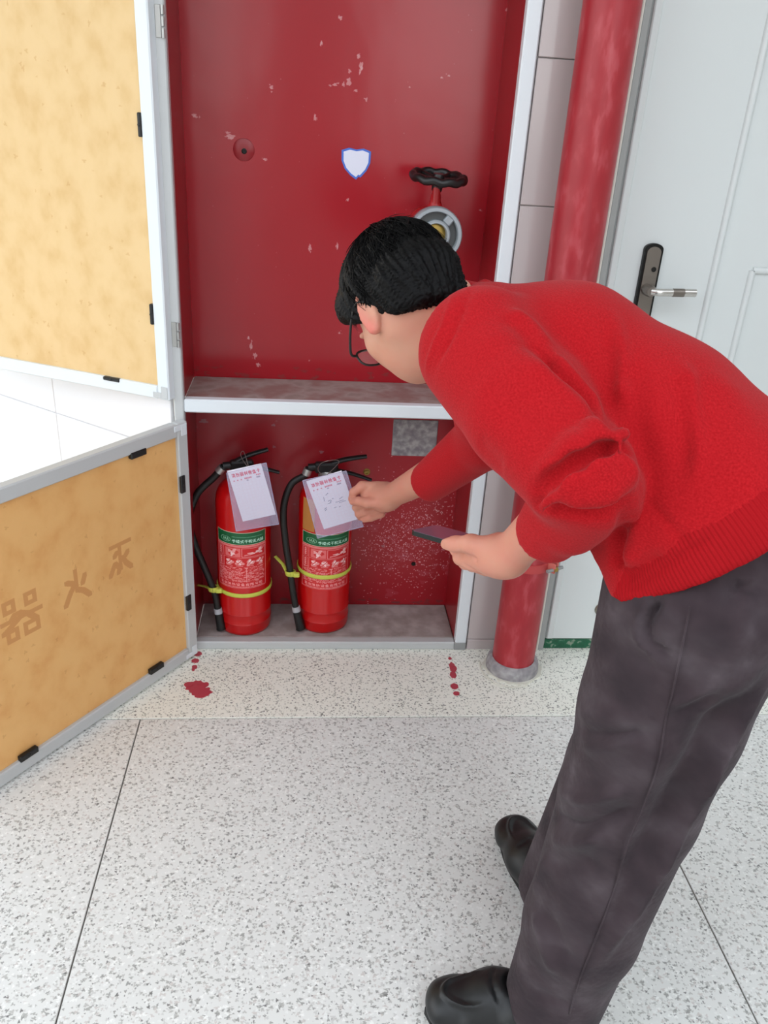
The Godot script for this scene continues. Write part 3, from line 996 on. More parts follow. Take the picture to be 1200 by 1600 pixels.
func build_sticker() -> void:
	var c := on_z(556, 256, NZ)
	var s := 0.036
	var outer := PackedVector2Array([Vector2(-1, -0.82), Vector2(-0.5, -0.98), Vector2(0, -0.9), Vector2(0.5, -0.98), Vector2(1, -0.82), Vector2(0.98, -0.1), Vector2(0.75, 0.4), Vector2(0.35, 0.85), Vector2(0.22, 0.8), Vector2(0.05, 1.0), Vector2(-0.35, 0.75), Vector2(-0.75, 0.35), Vector2(-0.98, -0.15)])
	var o := PackedVector2Array()
	var i := PackedVector2Array()
	for p in outer:
		o.append(p * s)
		i.append((p * Vector2(0.86, 0.86) + Vector2(0, -0.02)) * s)
	var xf := Transform3D(Basis(Vector3.RIGHT, Vector3(0, 0, 1), Vector3(0, -1, 0)), Vector3(c.x, c.y, NZ + 0.0005))
	var st := thing("shield_sticker", "small white shield sticker with blue border on the red cabinet back", "sticker", xf.origin)
	xf.origin = Vector3.ZERO
	obj("border", prism_st(o, 0.0, 0.0008, xf), mat(Color(0.25, 0.42, 0.78), 0.5), st)
	obj("face", prism_st(i, 0.0, 0.0014, xf), mat(Color(0.86, 0.87, 0.93), 0.5), st)

func build_hydrant() -> void:
	var wc := on_z(685, 277, -0.07)
	var h := thing("hydrant_valve", "indoor fire hydrant valve with black handwheel and grey coupling in the upper compartment", "valve", Vector3(wc.x, 0, 0))
	var wx := Transform3D(Basis.from_euler(Vector3(0.13, 0, -0.04)), Vector3(0, wc.y, -0.07))
	var st := new_st()
	var ring := []
	for k in 49:
		var a := TAU * k / 48.0
		ring.append(wx * Vector3(cos(a) * 0.060, 0.002 * cos(a * 10.0), sin(a) * 0.060))
	tube(st, ring, 0.0095, -1.0, 12, false)
	for k in 5:
		var a := TAU * k / 5.0 + 0.3
		tube(st, [wx * Vector3(0, -0.006, 0), wx * Vector3(cos(a) * 0.058, 0, sin(a) * 0.058)], 0.006, -1.0, 8)
	lathe(st, [Vector2(0, 0.008), Vector2(0.012, 0.008), Vector2(0.015, 0.0), Vector2(0.012, -0.03), Vector2(0, -0.03)].map(func(v): return Vector2(v.x, v.y)), wx, 24)
	obj("handwheel", st, M.wheel, h)
	obj("stem", lathe_st([Vector2(0.0, 0.0), Vector2(0.010, 0.0), Vector2(0.010, 0.05), Vector2(0, 0.05)], Transform3D(Basis(), Vector3(-0.002, wc.y - 0.07, -0.07)), 20), M.valve_red, h)
	obj("bonnet", lathe_st([Vector2(0, -0.005), Vector2(0.048, -0.005), Vector2(0.048, 0.006), Vector2(0.028, 0.010), Vector2(0.020, 0.03), Vector2(0.013, 0.045), Vector2(0.012, 0.060), Vector2(0, 0.060)], Transform3D(Basis(), Vector3(-0.002, wc.y - 0.098, -0.075)), 8), M.valve_red, h)
	var oc := on_z(681, 368, 0.0)
	var face := Basis(Vector3.RIGHT, Vector3(0, 0, 1), Vector3(0, -1, 0))
	obj("body", lathe_st([Vector2(0, 0.0), Vector2(0.045, 0.0), Vector2(0.045, 0.02), Vector2(0.036, 0.03), Vector2(0.05, 0.07), Vector2(0.056, 0.11), Vector2(0.05, 0.15), Vector2(0.034, 0.168), Vector2(0.034, 0.178), Vector2(0, 0.178)], Transform3D(face, Vector3(oc.x - wc.x, oc.y, NZ + 0.001)), 32), M.valve_red, h)
	var cx := Transform3D(face, Vector3(oc.x - wc.x, oc.y, -0.034))
	obj("coupling_ring", lathe_st([Vector2(0.030, 0.0), Vector2(0.060, 0.0), Vector2(0.0625, 0.004), Vector2(0.0625, 0.030), Vector2(0.060, 0.034), Vector2(0.053, 0.034), Vector2(0.051, 0.030), Vector2(0.051, 0.016)], cx, 48), M.cast_alu, h)
	obj("recess", lathe_st([Vector2(0.052, 0.017), Vector2(0.033, 0.017)], cx, 40), M.cast_dark, h)
	for k in 3:
		var a := TAU * k / 3.0 + 0.35
		var lug := new_st()
		box(lug, Vector3(-0.010, 0.012, 0.033), Vector3(0.010, 0.031, 0.054), 0.003, cx * Transform3D(Basis(Vector3.UP, a), Vector3.ZERO))
		obj("lug", lug, M.cast_alu, h)
	obj("inner_ring", lathe_st([Vector2(0.034, 0.010), Vector2(0.034, 0.032), Vector2(0.031, 0.035), Vector2(0.027, 0.035), Vector2(0.0255, 0.031), Vector2(0.0255, 0.012)], cx, 40), M.cast_alu, h)
	var cp := obj("outlet_cap", lathe_st([Vector2(0.026, 0.013), Vector2(0.020, 0.015), Vector2(0.0, 0.015)], cx, 32), M.brass, h)
	obj("cap_bolt", lathe_st([Vector2(0.0075, 0.014), Vector2(0.0075, 0.021), Vector2(0.0, 0.022)], cx, 6), M.bronze_dark, cp)

func build_pipe() -> void:
	var z := 0.086
	var top := on_z(957, 0, z)
	var bot := on_z(800, 1040, z)
	var x := (top.x + bot.x) * 0.5
	var p := thing("fire_riser_pipe", "thick worn red riser pipe standing between the cabinet and the white door", "pipe", Vector3(x, 0, z))
	obj("pipe", lathe_st([Vector2(0.0, 0.02), Vector2(0.059, 0.02), Vector2(0.059, 2.995), Vector2(0, 2.995)], Transform3D.IDENTITY, 56), M.pipe, p)
	var col := new_st()
	lathe(col, [Vector2(0.0, 0.0), Vector2(0.074, 0.0), Vector2(0.0745, 0.012), Vector2(0.072, 0.030), Vector2(0.067, 0.037), Vector2(0.0595, 0.039)], Transform3D.IDENTITY, 48)
	obj("cement_collar", col, M.cement, p)
	obj("plaster_skirt", prism_st(blob(0, 0, 0.082, 0.082, 40, 0.05), 0.0, 0.004), mat(Color(0.86, 0.85, 0.80), 0.9), p)
	# clamp with its bolt, on the camera side
	var cy := on_z(850, 888, z + 0.05).y
	var cl := obj("clamp", lathe_st([Vector2(0.0592, -0.013), Vector2(0.0622, -0.012), Vector2(0.0622, 0.012), Vector2(0.0592, 0.013)], Transform3D(Basis(), Vector3(0, cy, 0)), 48), mat(Color(0.72, 0.25, 0.25), 0.5), p)
	for s in [0.0, 1.0]:
		obj("lug", box_st(Vector3(-0.004, -0.014, 0.0), Vector3(0.003, 0.014, 0.026), 0.002, Transform3D(Basis(Vector3.UP, 0.75), Vector3(0.042 + s * 0.010, cy + 0.002, 0.040 - s * 0.012))), mat(Color(0.78, 0.40, 0.36), 0.5), cl)
	var bd := Vector3(0.85, 0.02, -0.40).normalized()
	var b0 := Vector3(0.036, cy - 0.002, 0.064)
	obj("bolt", tube_st([b0, b0 + bd * 0.052], 0.0048, -1.0, 10), M.dull_alu, cl)
	obj("nut", tube_st([b0 + bd * 0.02, b0 + bd * 0.032], 0.0085, -1.0, 6), M.brass, cl)
	# loose white cord lying by the collar
	var s := [Vector3(0.515, 0.003, 0.060), Vector3(0.513, 0.003, 0.10), Vector3(0.522, 0.004, 0.135), Vector3(0.545, 0.004, 0.168), Vector3(0.59, 0.004, 0.182), Vector3(0.63, 0.004, 0.172)]
	var w := obj("cord", tube_st(smooth_path(s, 6), 0.0016, -1.0, 6), mat(Color(0.86, 0.85, 0.80), 0.7))
	tag(w, "thin white cord curled on the floor round the foot of the red pipe", "cord")

func build_splashes() -> void:
	var groups := [
		["red paint blotch and drips on the floor below the left end of the cabinet", [[306, 1073, 0.026, 0.024], [315, 1082, 0.026, 0.022], [322, 1070, 0.007, 0.010], [312, 1068, 0.008, 0.009], [295, 1070, 0.012, 0.010], [309, 1022, 0.011, 0.010], [305, 1033, 0.010, 0.009], [304, 1043, 0.007, 0.008], [302, 1047, 0.004, 0.005]]],
		["run of red paint drops on the floor near the foot of the red pipe", [[703, 1029, 0.005, 0.006], [705, 1036, 0.003, 0.003], [708, 1045, 0.010, 0.018], [708, 1055, 0.009, 0.014], [710, 1073, 0.0105, 0.012], [713, 1084, 0.0085, 0.008], [706, 1040, 0.008, 0.010]]]]
	for g in groups:
		var base := on_y(g[1][0][0], g[1][0][1], 0.0)
		var t := thing("paint_splash", g[0], "paint stain", base, "red paint stains on the floor")
		var lift := 0.0
		for d in g[1]:
			var p := on_y(d[0], d[1], 0.0) - base
			var rough := 0.16 if d[2] > 0.02 else 0.09
			lift += 0.00025
			obj("blotch" if d[2] > 0.02 else "drop", prism_st(blob(p.x, p.z, d[2], d[3], 26, rough), 0.0002, 0.0009 + lift), M.splash, t)

func ring_pts(r: float, y: float, n := 48) -> Array:
	var p := []
	for k in n + 1:
		p.append(Vector3(sin(TAU * k / n) * r, y, cos(TAU * k / n) * r))
	return p

# px: centre of the base front; hose: pixels along the hose, from valve to nozzle end
func build_extinguisher(label: String, cx: float, cz: float, turn: float, hose_px: Array, hose_z: Array, strap_px: Vector2, lever_px: Array, tail: Array, label_px: Vector2, label_turn: float) -> Node3D:
	var e := thing("fire_extinguisher", label, "fire extinguisher", Vector3(cx, 0.0245, cz), "red dry powder extinguishers in the lower compartment")
	var R := 0.0755
	var top := on_z(372, 772, cz).y - 0.0245
	var loc := func(px: float, py: float, z: float) -> Vector3: return on_z(px, py, z) - e.position
	obj("cylinder", lathe_st([Vector2(0, 0), Vector2(0.069, 0), Vector2(0.073, 0.003), Vector2(R, 0.012), Vector2(R, 0.035), Vector2(R + 0.0009, 0.0365), Vector2(R, 0.038), Vector2(R, 0.067), Vector2(R + 0.0009, 0.0685), Vector2(R, 0.070), Vector2(R, top - 0.012), Vector2(R - 0.003, top + 0.008), Vector2(R - 0.012, top + 0.026), Vector2(R - 0.028, top + 0.041), Vector2(0.026, top + 0.051), Vector2(0.022, top + 0.055)], Transform3D.IDENTITY, 64), M.ext_red, e)
	var yt: float = loc.call(label_px.x, label_px.y, cz + R).y
	var lab := new_st()
	lathe(lab, [Vector2(R + 0.0005, yt - 0.178), Vector2(R + 0.0005, yt)], Transform3D(Basis(Vector3.UP, label_turn), Vector3.ZERO), 24, -1.06, 1.06)
	obj("printed_label", lab, M.label, e)
	obj("neck_nut", lathe_st([Vector2(0.024, 0), Vector2(0.024, 0.016), Vector2(0.020, 0.019), Vector2(0.016, 0.024), Vector2(0.0, 0.024)], Transform3D(Basis(), Vector3(0, top + 0.053, 0)), 8), M.steel, e)
	# valve head and its two levers
	var bx := Transform3D(Basis(Vector3.UP, turn), Vector3(0, top + 0.075, 0))
	var v := new_st()
	box(v, Vector3(-0.034, -0.004, -0.013), Vector3(0.030, 0.026, 0.013), 0.005, bx)
	tube(v, [bx * Vector3(-0.03, 0.012, 0), bx * Vector3(-0.052, 0.010, 0)], 0.011, -1.0, 14)
	var vh := obj("valve_head", v, M.black_plastic, e)
	var l0: Vector3 = loc.call(lever_px[0].x, lever_px[0].y, cz)
	var l1: Vector3 = loc.call(lever_px[1].x, lever_px[1].y, cz - 0.01)
	var mid := l0.lerp(l1, 0.45) + Vector3(0, 0.006, 0)
	obj("squeeze_lever", tube_st(smooth_path([l0, mid, l1], 6), 0.0125, 0.0085, 12, 0.62, Vector3.UP), M.black_plastic, vh)
	var g0: Vector3 = bx * Vector3(0.02, 0.004, 0)
	var g1: Vector3 = loc.call(lever_px[2].x, lever_px[2].y, cz - 0.015)
	obj("carry_handle", tube_st(smooth_path([g0, g0.lerp(g1, 0.5) + Vector3(0, 0.003, 0), g1], 6), 0.0095, 0.0075, 12, 0.6, Vector3.UP), M.black_plastic, vh)
	# hose
	var hp := [bx * Vector3(-0.05, 0.010, 0)]
	for k in hose_px.size():
		hp.append(loc.call(hose_px[k].x, hose_px[k].y, hose_z[k]))
	var path := smooth_path(hp, 7)
	var cut := path.size() - 9
	var ho := obj("hose", tube_st(path.slice(0, cut + 1), 0.0098, -1.0, 14), M.hose, e)
	obj("ferrule", tube_st([hp[0] + (hp[1] - hp[0]).normalized() * 0.004, hp[0] + (hp[1] - hp[0]).normalized() * 0.022], 0.0125, -1.0, 14), M.steel, ho)
	var n0: Vector3 = path[cut]
	var nd: Vector3 = (path[-1] - n0).normalized()
	var nl: float = (path[-1] - n0).length()
	obj("tape_band", tube_st([n0 - nd * 0.002, n0 + nd * 0.014], 0.0118, 0.0124, 14), M.tape, ho)
	obj("nozzle", tube_st([n0 + nd * 0.014, n0 + nd * (nl - 0.004), n0 + nd * nl], 0.012, 0.0148, 14), M.black_plastic, ho)
	# yellow strap round the cylinder and the hose
	var ys: float = loc.call(strap_px.x, strap_px.y, cz + R).y
	var st := new_st()
	tube(st, ring_pts(R + 0.0018, ys), 0.0068, -1.0, 8, false, 0.3, Vector3(0, 0, 1))
	var sp := obj("strap", st, M.strap, e)
	var best: Vector3 = path[0]
	for q in path:
		if absf(q.y - ys) < absf(best.y - ys):
			best = q
	var loop := []
	for k in 25:
		loop.append(best + Vector3(sin(TAU * k / 24.0) * 0.0125, 0.002 * cos(TAU * k / 24.0), cos(TAU * k / 24.0) * 0.0125))
	var lo := new_st()
	tube(lo, loop, 0.0085, -1.0, 8, false, 0.35, Vector3(0, 0, 1))
	box(lo, best + Vector3(0.008, -0.006, 0.004), best + Vector3(0.026, 0.007, 0.016), 0.002)
	obj("strap_loop", lo, M.strap, sp)
	var t0: Vector3 = loc.call(tail[0].x, tail[0].y, cz + 0.0)
	obj("strap_tail", tube_st([best + Vector3(-0.008, 0.0, 0.0), best.lerp(t0, 0.5) + Vector3(0, 0.002, 0), t0], 0.0055, -1.0, 8, 0.25, Vector3.UP), M.strap, sp)
	return e

func build_card(label: String, c: Array, sl: Array, z: float, zs: float, handwriting: bool, loop_px: Array, loop_z: float) -> void:
	var tl := on_z(c[0].x, c[0].y, z)
	var tr := on_z(c[1].x, c[1].y, z)
	var br := on_z(c[2].x, c[2].y, z)
	var bl := on_z(c[3].x, c[3].y, z)
	var mid := (tl + tr + br + bl) * 0.25
	var ex := ((tr - tl) + (br - bl)).normalized()
	var ey := ((tl - bl) + (tr - br))
	ey = (ey - ex * ey.dot(ex)).normalized()
	var w := ((tr - tl).length() + (br - bl).length()) * 0.5
	var h := ((tl - bl).length() + (tr - br).length()) * 0.5
	var xf := Transform3D(Basis(ex, ey, ex.cross(ey)), mid)
	var t := thing("inspection_card", label, "card", mid, "inspection cards hung on the extinguishers")
	xf.origin = Vector3.ZERO
	var st := new_st()
	var hw := w * 0.5
	var hh := h * 0.5
	quad(st, xf * Vector3(-hw, hh, 0.0008), xf * Vector3(hw, hh, 0.0008), xf * Vector3(hw, -hh, 0.0008), xf * Vector3(-hw, -hh, 0.0008), xf.basis.z)
	quad(st, xf * Vector3(-hw, hh, 0.0), xf * Vector3(hw, hh, 0.0), xf * Vector3(hw, -hh, 0.0), xf * Vector3(-hw, -hh, 0.0), -xf.basis.z, Rect2(0.02, 0.9, 0.01, 0.01))
	obj("paper", st, tex_mat(card_tex(handwriting), 0.5), t)
	# clear sleeve, a little larger all round
	var q := []
	for p in sl:
		q.append(xf.affine_inverse() * (on_z(p.x, p.y, z) - mid))
	var plas := mat(Color(0.80, 0.78, 0.92, 0.20), 0.12)
	plas.transparency = BaseMaterial3D.TRANSPARENCY_ALPHA
	var s := new_st()
	for zz in [0.0016, -0.0008]:
		quad(s, xf * (Vector3(q[0].x, q[0].y, zz)), xf * (Vector3(q[1].x, q[1].y, zz)), xf * (Vector3(q[2].x, q[2].y, zz)), xf * (Vector3(q[3].x, q[3].y, zz)), xf.basis.z)
	var sv := obj("clear_sleeve", s, plas, t)
	var seam := new_st()
	for k in 4:
		var a: Vector3 = q[k]
		var b: Vector3 = q[(k + 1) % 4]
		tube(seam, [xf * Vector3(a.x, a.y, 0.0004), xf * Vector3(b.x, b.y, 0.0004)], 0.0011, -1.0, 6)
	var pl2 := plas.duplicate()
	pl2.albedo_color = Color(0.82, 0.80, 0.92, 0.35)
	obj("sealed_edge", seam, pl2, sv)
	var lp := []
	for k in loop_px.size():
		var p: Vector2 = loop_px[k]
		lp.append(on_z(p.x, p.y, lerpf(z, loop_z, sin(PI * k / (loop_px.size() - 1)))) - mid)
	obj("wire_loop", tube_st(smooth_path(lp, 6), 0.0009, -1.0, 6), mat(Color(0.62, 0.58, 0.56), 0.4, 0.5), t)

func build_extinguishers() -> void:
	M.label = tex_mat(label_tex(), 0.35)
	var e1 := on_z(383, 968, -0.105)
	var e2 := on_z(504, 966, -0.118)
	build_extinguisher("red fire extinguisher beside the open lower door, its strap low under the printed label", e1.x, -0.105, 0.15,
		[Vector2(335, 745), Vector2(308, 772), Vector2(296, 812), Vector2(305, 852), Vector2(320, 888), Vector2(335, 925), Vector2(341, 955), Vector2(346, 982)], [-0.10, -0.09, -0.08, -0.07, -0.065, -0.06, -0.058, -0.055], Vector2(385, 931), [Vector2(356, 728), Vector2(419, 702), Vector2(436, 738)], [Vector2(308, 914)], Vector2(383, 833), -0.05)
	var x2 := build_extinguisher("red fire extinguisher whose card the man holds, with a brown paper slip on its shoulder", e2.x, -0.118, 0.05,
		[Vector2(478, 742), Vector2(455, 757), Vector2(443, 795), Vector2(446, 845), Vector2(453, 890), Vector2(458, 925), Vector2(463, 952), Vector2(470, 982)], [-0.115, -0.105, -0.09, -0.08, -0.072, -0.066, -0.062, -0.058], Vector2(506, 902), [Vector2(506, 729), Vector2(573, 713), Vector2(580, 750)], [Vector2(430, 869)], Vector2(506, 836), 0.03)
	# the brown slip, curved on the second cylinder
	var slip := new_st()
	var y0 := on_z(478, 828, -0.06).y
	var y1 := on_z(478, 779, -0.06).y
	lathe(slip, [Vector2(0.079, y0), Vector2(0.0785, (y0 + y1) * 0.5), Vector2(0.0775, y1)], Transform3D(Basis(), Vector3(e2.x, 0, -0.118)), 8, -0.95, -0.42)
	tag(obj("paper_slip", slip, mat(Color(0.72, 0.47, 0.22), 0.8)), "brown paper slip hanging on the shoulder of the right extinguisher", "paper slip")
	build_card("white inspection card in a clear sleeve hanging untouched on the extinguisher by the door", [Vector2(358.8, 734.4), Vector2(411.9, 723.8), Vector2(427, 803.8), Vector2(375.6, 816)], [Vector2(354, 739), Vector2(416, 723), Vector2(435.6, 818.8), Vector2(369, 830)], -0.018, 0.0, false, [Vector2(386, 728), Vector2(379, 718), Vector2(376, 709), Vector2(381, 706), Vector2(388, 728)], -0.10)
	build_card("white inspection card with handwriting pinched in the man's far hand", [Vector2(478.8, 751), Vector2(533.5, 735.8), Vector2(560, 810), Vector2(505.8, 827.7)], [Vector2(472.8, 750.8), Vector2(541, 735.8), Vector2(567.7, 822.8), Vector2(496, 841)], 0.04, 0.0, true, [Vector2(505, 744), Vector2(497, 734), Vector2(502, 724), Vector2(518, 719), Vector2(530, 722), Vector2(510, 743)], -0.11)

# ---------------------------------------------------------------- the man
func cam_dir(x: float, y: float, z: float) -> Vector3:      # x right, y up, z towards the eye
	return (cam_basis * Vector3(x, y, z)).normalized()

func trace(f: Field, px: Array) -> Array:                    # pixels to points on a surface of the field
	var out := []
	for p in px:
		var d := at(p.x, p.y, 1.0) - EYE
		var q := f.hit(EYE, d, 0.7, 2.4)
		if q != Vector3.ZERO:
			out.append(q)
	return out

func folds_from(f: Field, list: Array) -> Array:
	var out := []
	for l in list:
		var pts := trace(f, l[0])
		if pts.size() > 1:
			out.append([smooth_path(pts, 4), l[1], l[2]])
	return out

func v2(s: String) -> Array:                                 # "x,y x,y" to points
	var out := []
	for p in s.split(" "):
		var q := p.split(",")
		out.append(Vector2(q[0].to_float(), q[1].to_float()))
	return out

var J := {}
func joints() -> void:
	J.s0 = at(768, 548, 1.29); J.s1 = at(880, 585, 1.23); J.s2 = at(1005, 685, 1.16); J.s3 = at(1110, 800, 1.10); J.s4 = at(1140, 935, 1.11)
	J.shL = at(752, 548, 1.14); J.elL = at(900, 738, 0.985); J.cuL = at(850, 838, 1.105); J.wrL = at(795, 868, 1.19)
	J.shR = at(770, 590, 1.50); J.elR = at(762, 682, 1.66); J.cuR = at(668, 755, 1.90); J.wrR = at(608, 777, 2.06)
	J.hipL = at(1085, 965, 1.085); J.knL = at(984, 1245, 1.22); J.anL = at(866, 1555, 1.405)
	J.hipR = J.hipL + Vector3(0.090, 0.01, -0.165); J.knR = at(968, 1195, 1.42); J.anR = at(872, 1385, 1.61)
	J.head = at(634, 478, 1.31)
	J.f = cam_dir(-0.23, -0.62, -0.80)
	var u := cam_dir(-0.476, 0.76, -0.437)
	J.u = (u - J.f * u.dot(J.f)).normalized()
	J.l = J.u.cross(J.f)
	J.neck = at(740, 520, 1.30)
	J.across = (J.shL - J.shR).normalized()

func hd(f: float, u: float, l: float) -> Vector3:            # a point of the head: forward, up, to its left
	return J.head + J.f * f + J.u * u + J.l * l

func head_field(fl: Field) -> void:
	var b := Basis(J.l, J.u, J.f)
	fl.ell(hd(-0.012, 0.025, 0), b, Vector3(0.074, 0.092, 0.094), 0.02)
	fl.ell(hd(0.032, -0.035, 0), b, Vector3(0.066, 0.070, 0.062), 0.03)
	for s in [-1.0, 1.0]:
		fl.cap(hd(-0.004, -0.050, 0.050 * s), hd(0.060, -0.073, 0.015 * s), 0.022, 0.017, 0.025)
		fl.cap(hd(0.050, -0.020, 0.044 * s), hd(0.066, -0.030, 0.024 * s), 0.022, 0.019, 0.02)
		fl.ell(hd(0.092, 0.010, 0.031 * s), b, Vector3(0.019, 0.012, 0.012), 0.012, true)
		fl.ell(hd(0.076, 0.009, 0.031 * s), b, Vector3(0.0125, 0.0125, 0.0125), 0.003)
		fl.cap(hd(0.083, 0.026, 0.012 * s), hd(0.076, 0.028, 0.048 * s), 0.006, 0.005, 0.012)
	fl.cap(hd(0.088, 0.014, 0), hd(0.102, -0.022, 0), 0.008, 0.011, 0.012)
	for s in [-1.0, 1.0]:
		fl.ell(hd(0.093, -0.027, 0.011 * s), b, Vector3(0.008, 0.007, 0.010), 0.006)
	fl.cap(hd(0.086, -0.056, -0.018), hd(0.086, -0.056, 0.018), 0.007, 0.007, 0.008)
	fl.cap(hd(0.083, -0.066, -0.015), hd(0.083, -0.066, 0.015), 0.008, 0.008, 0.008)
	fl.cap(hd(0.095, -0.061, -0.018), hd(0.095, -0.061, 0.018), 0.0012, 0.0012, 0.004, Vector3.ZERO, 1.0, true)
	fl.cap(hd(0.068, -0.076, 0), hd(0.070, -0.074, 0), 0.016, 0.015, 0.02)
	# neck
	fl.cap(hd(-0.036, -0.035, 0), J.neck, 0.058, 0.062, 0.035)
	fl.cap(hd(0.02, -0.075, 0), J.neck.lerp(J.head, 0.3), 0.045, 0.05, 0.03)
	# ears: a tilted shell with a hollow towards the face
	for s in [-1.0, 1.0]:
		var n: Vector3 = (J.l * s * 0.80 - J.f * 0.60).normalized()
		var up: Vector3 = (J.u - J.f * 0.22)
		up = (up - n * up.dot(n)).normalized()
		var eb := Basis(n, up, n.cross(up))
		var c := hd(-0.012, -0.014, 0.081 * s)
		fl.ell(c, eb, Vector3(0.0054, 0.036, 0.0155), 0.005)
		var rim := []
		for k in 9:
			var t := PI * (-0.45 + 1.05 * k / 8.0)
			rim.append(c + n * 0.003 + up * sin(t) * 0.033 + eb.z * -s * 0.0 + n.cross(up) * cos(t) * 0.0145 * (1.0 if n.cross(up).dot(J.f) < 0.0 else -1.0))
		for k in 8:
			fl.cap(rim[k], rim[k + 1], 0.0042, 0.0042, 0.004)
		fl.cap(c - up * 0.03 + n * 0.0, c - up * 0.022, 0.0075, 0.008, 0.008)
		fl.ell(c - n * 0.012 + up * 0.003, eb, Vector3(0.010, 0.022, 0.010), 0.004, true)

func finger(fl: Field, p: Array, r0: float, r1: float, k := 0.006) -> void:
	for i in p.size() - 1:
		var a := lerpf(r0, r1, float(i) / (p.size() - 1))
		var b := lerpf(r0, r1, float(i + 1) / (p.size() - 1))
		fl.cap(p[i], p[i + 1], a, b, k)

func P(a: Array) -> Array:
	var out := []
	for q in a:
		out.append(at(q[0], q[1], q[2]))
	return out

func left_hand(fl: Field) -> void:
	var side := (cam_dir(0.1, 0.15, -1.0))
	fl.cap(J.cuL.lerp(J.elL, 0.4), J.wrL, 0.034, 0.0275, 0.02, side, 1.15)
	fl.cap(J.wrL, at(778, 868, 1.215), 0.0275, 0.029, 0.02, side, 1.2)
	fl.cap(at(782, 868, 1.22), at(742, 868, 1.265), 0.0285, 0.0235, 0.02, side, 1.5)
	finger(fl, P([[772, 856, 1.195], [736, 850, 1.22], [712, 850, 1.24], [697, 850, 1.25]]), 0.0155, 0.0088, 0.010)
	fl.cap(at(694, 846, 1.241), at(703, 845, 1.236), 0.0042, 0.0046, 0.003)
	fl.cap(at(722, 866, 1.222), at(752, 876, 1.205), 0.0022, 0.0022, 0.006, Vector3.ZERO, 1.0, true)
	fl.cap(at(727, 884, 1.245), at(745, 893, 1.235), 0.002, 0.002, 0.006, Vector3.ZERO, 1.0, true)
	finger(fl, P([[744, 880, 1.25], [719, 872, 1.275], [712, 858, 1.305], [716, 850, 1.325]]), 0.0115, 0.0082, 0.006)
	finger(fl, P([[752, 886, 1.27], [727, 879, 1.30], [722, 862, 1.335], [728, 850, 1.35]]), 0.0115, 0.0082)
	finger(fl, P([[760, 890, 1.285], [738, 883, 1.325], [736, 864, 1.36], [744, 850, 1.37]]), 0.011, 0.008)
	finger(fl, P([[770, 888, 1.30], [755, 880, 1.335], [758, 860, 1.365], [768, 843, 1.365]]), 0.0105, 0.0078)

func right_hand(fl: Field) -> void:
	var side := (cam_dir(0.3, 0.8, -0.5))
	fl.cap(J.cuR.lerp(J.elR, 0.5), J.wrR, 0.043, 0.0285, 0.02)
	fl.cap(J.wrR, at(596, 777, 2.09), 0.0285, 0.030, 0.02)
	fl.cap(at(600, 776, 2.08), at(580, 772, 2.10), 0.031, 0.027, 0.02, side, 1.25)
	finger(fl, P([[588, 762, 2.09], [566, 760, 2.085], [553, 769, 2.09], [549, 780, 2.11]]), 0.0150, 0.0088)
	finger(fl, P([[594, 786, 2.05], [574, 786, 2.06], [560, 783, 2.075], [551, 784, 2.09]]), 0.0135, 0.0092)
	finger(fl, P([[586, 786, 2.115], [566, 788, 2.115], [556, 793, 2.12], [560, 799, 2.135]]), 0.0115, 0.0085, 0.004)
	finger(fl, P([[590, 796, 2.12], [571, 800, 2.12], [560, 803, 2.125], [563, 809, 2.14]]), 0.0115, 0.0082, 0.004)
	finger(fl, P([[596, 803, 2.12], [580, 809, 2.12], [569, 812, 2.13]]), 0.0105, 0.0080, 0.004)

func tint_skin(pts: PackedVector3Array, kind: int) -> PackedColorArray:
	var col := PackedColorArray()
	col.resize(pts.size())
	var skin := Color(0.78, 0.585, 0.49).srgb_to_linear()
	var pink := Color(0.80, 0.46, 0.41).srgb_to_linear()
	var n := FastNoiseLite.new()
	n.frequency = 18.0
	n.seed = 4
	for i in pts.size():
		var t := 0.15 + 0.22 * n.get_noise_3dv(pts[i])
		if kind == 1:
			var d: Vector3 = pts[i] - J.head
			var l := absf(d.dot(J.l))
			if l > 0.080:
				t += clampf((l - 0.080) * 70.0, 0.0, 0.8)
			var ml := Vector3(d.dot(J.l) / 0.024, (d.dot(J.u) + 0.061) / 0.012, (d.dot(J.f) - 0.09) / 0.016).length()
			if ml < 1.0:
				t += 0.5
		elif kind == 2:
			t += 0.22
		col[i] = skin.lerp(pink, clampf(t, 0.0, 1.0))
	return col

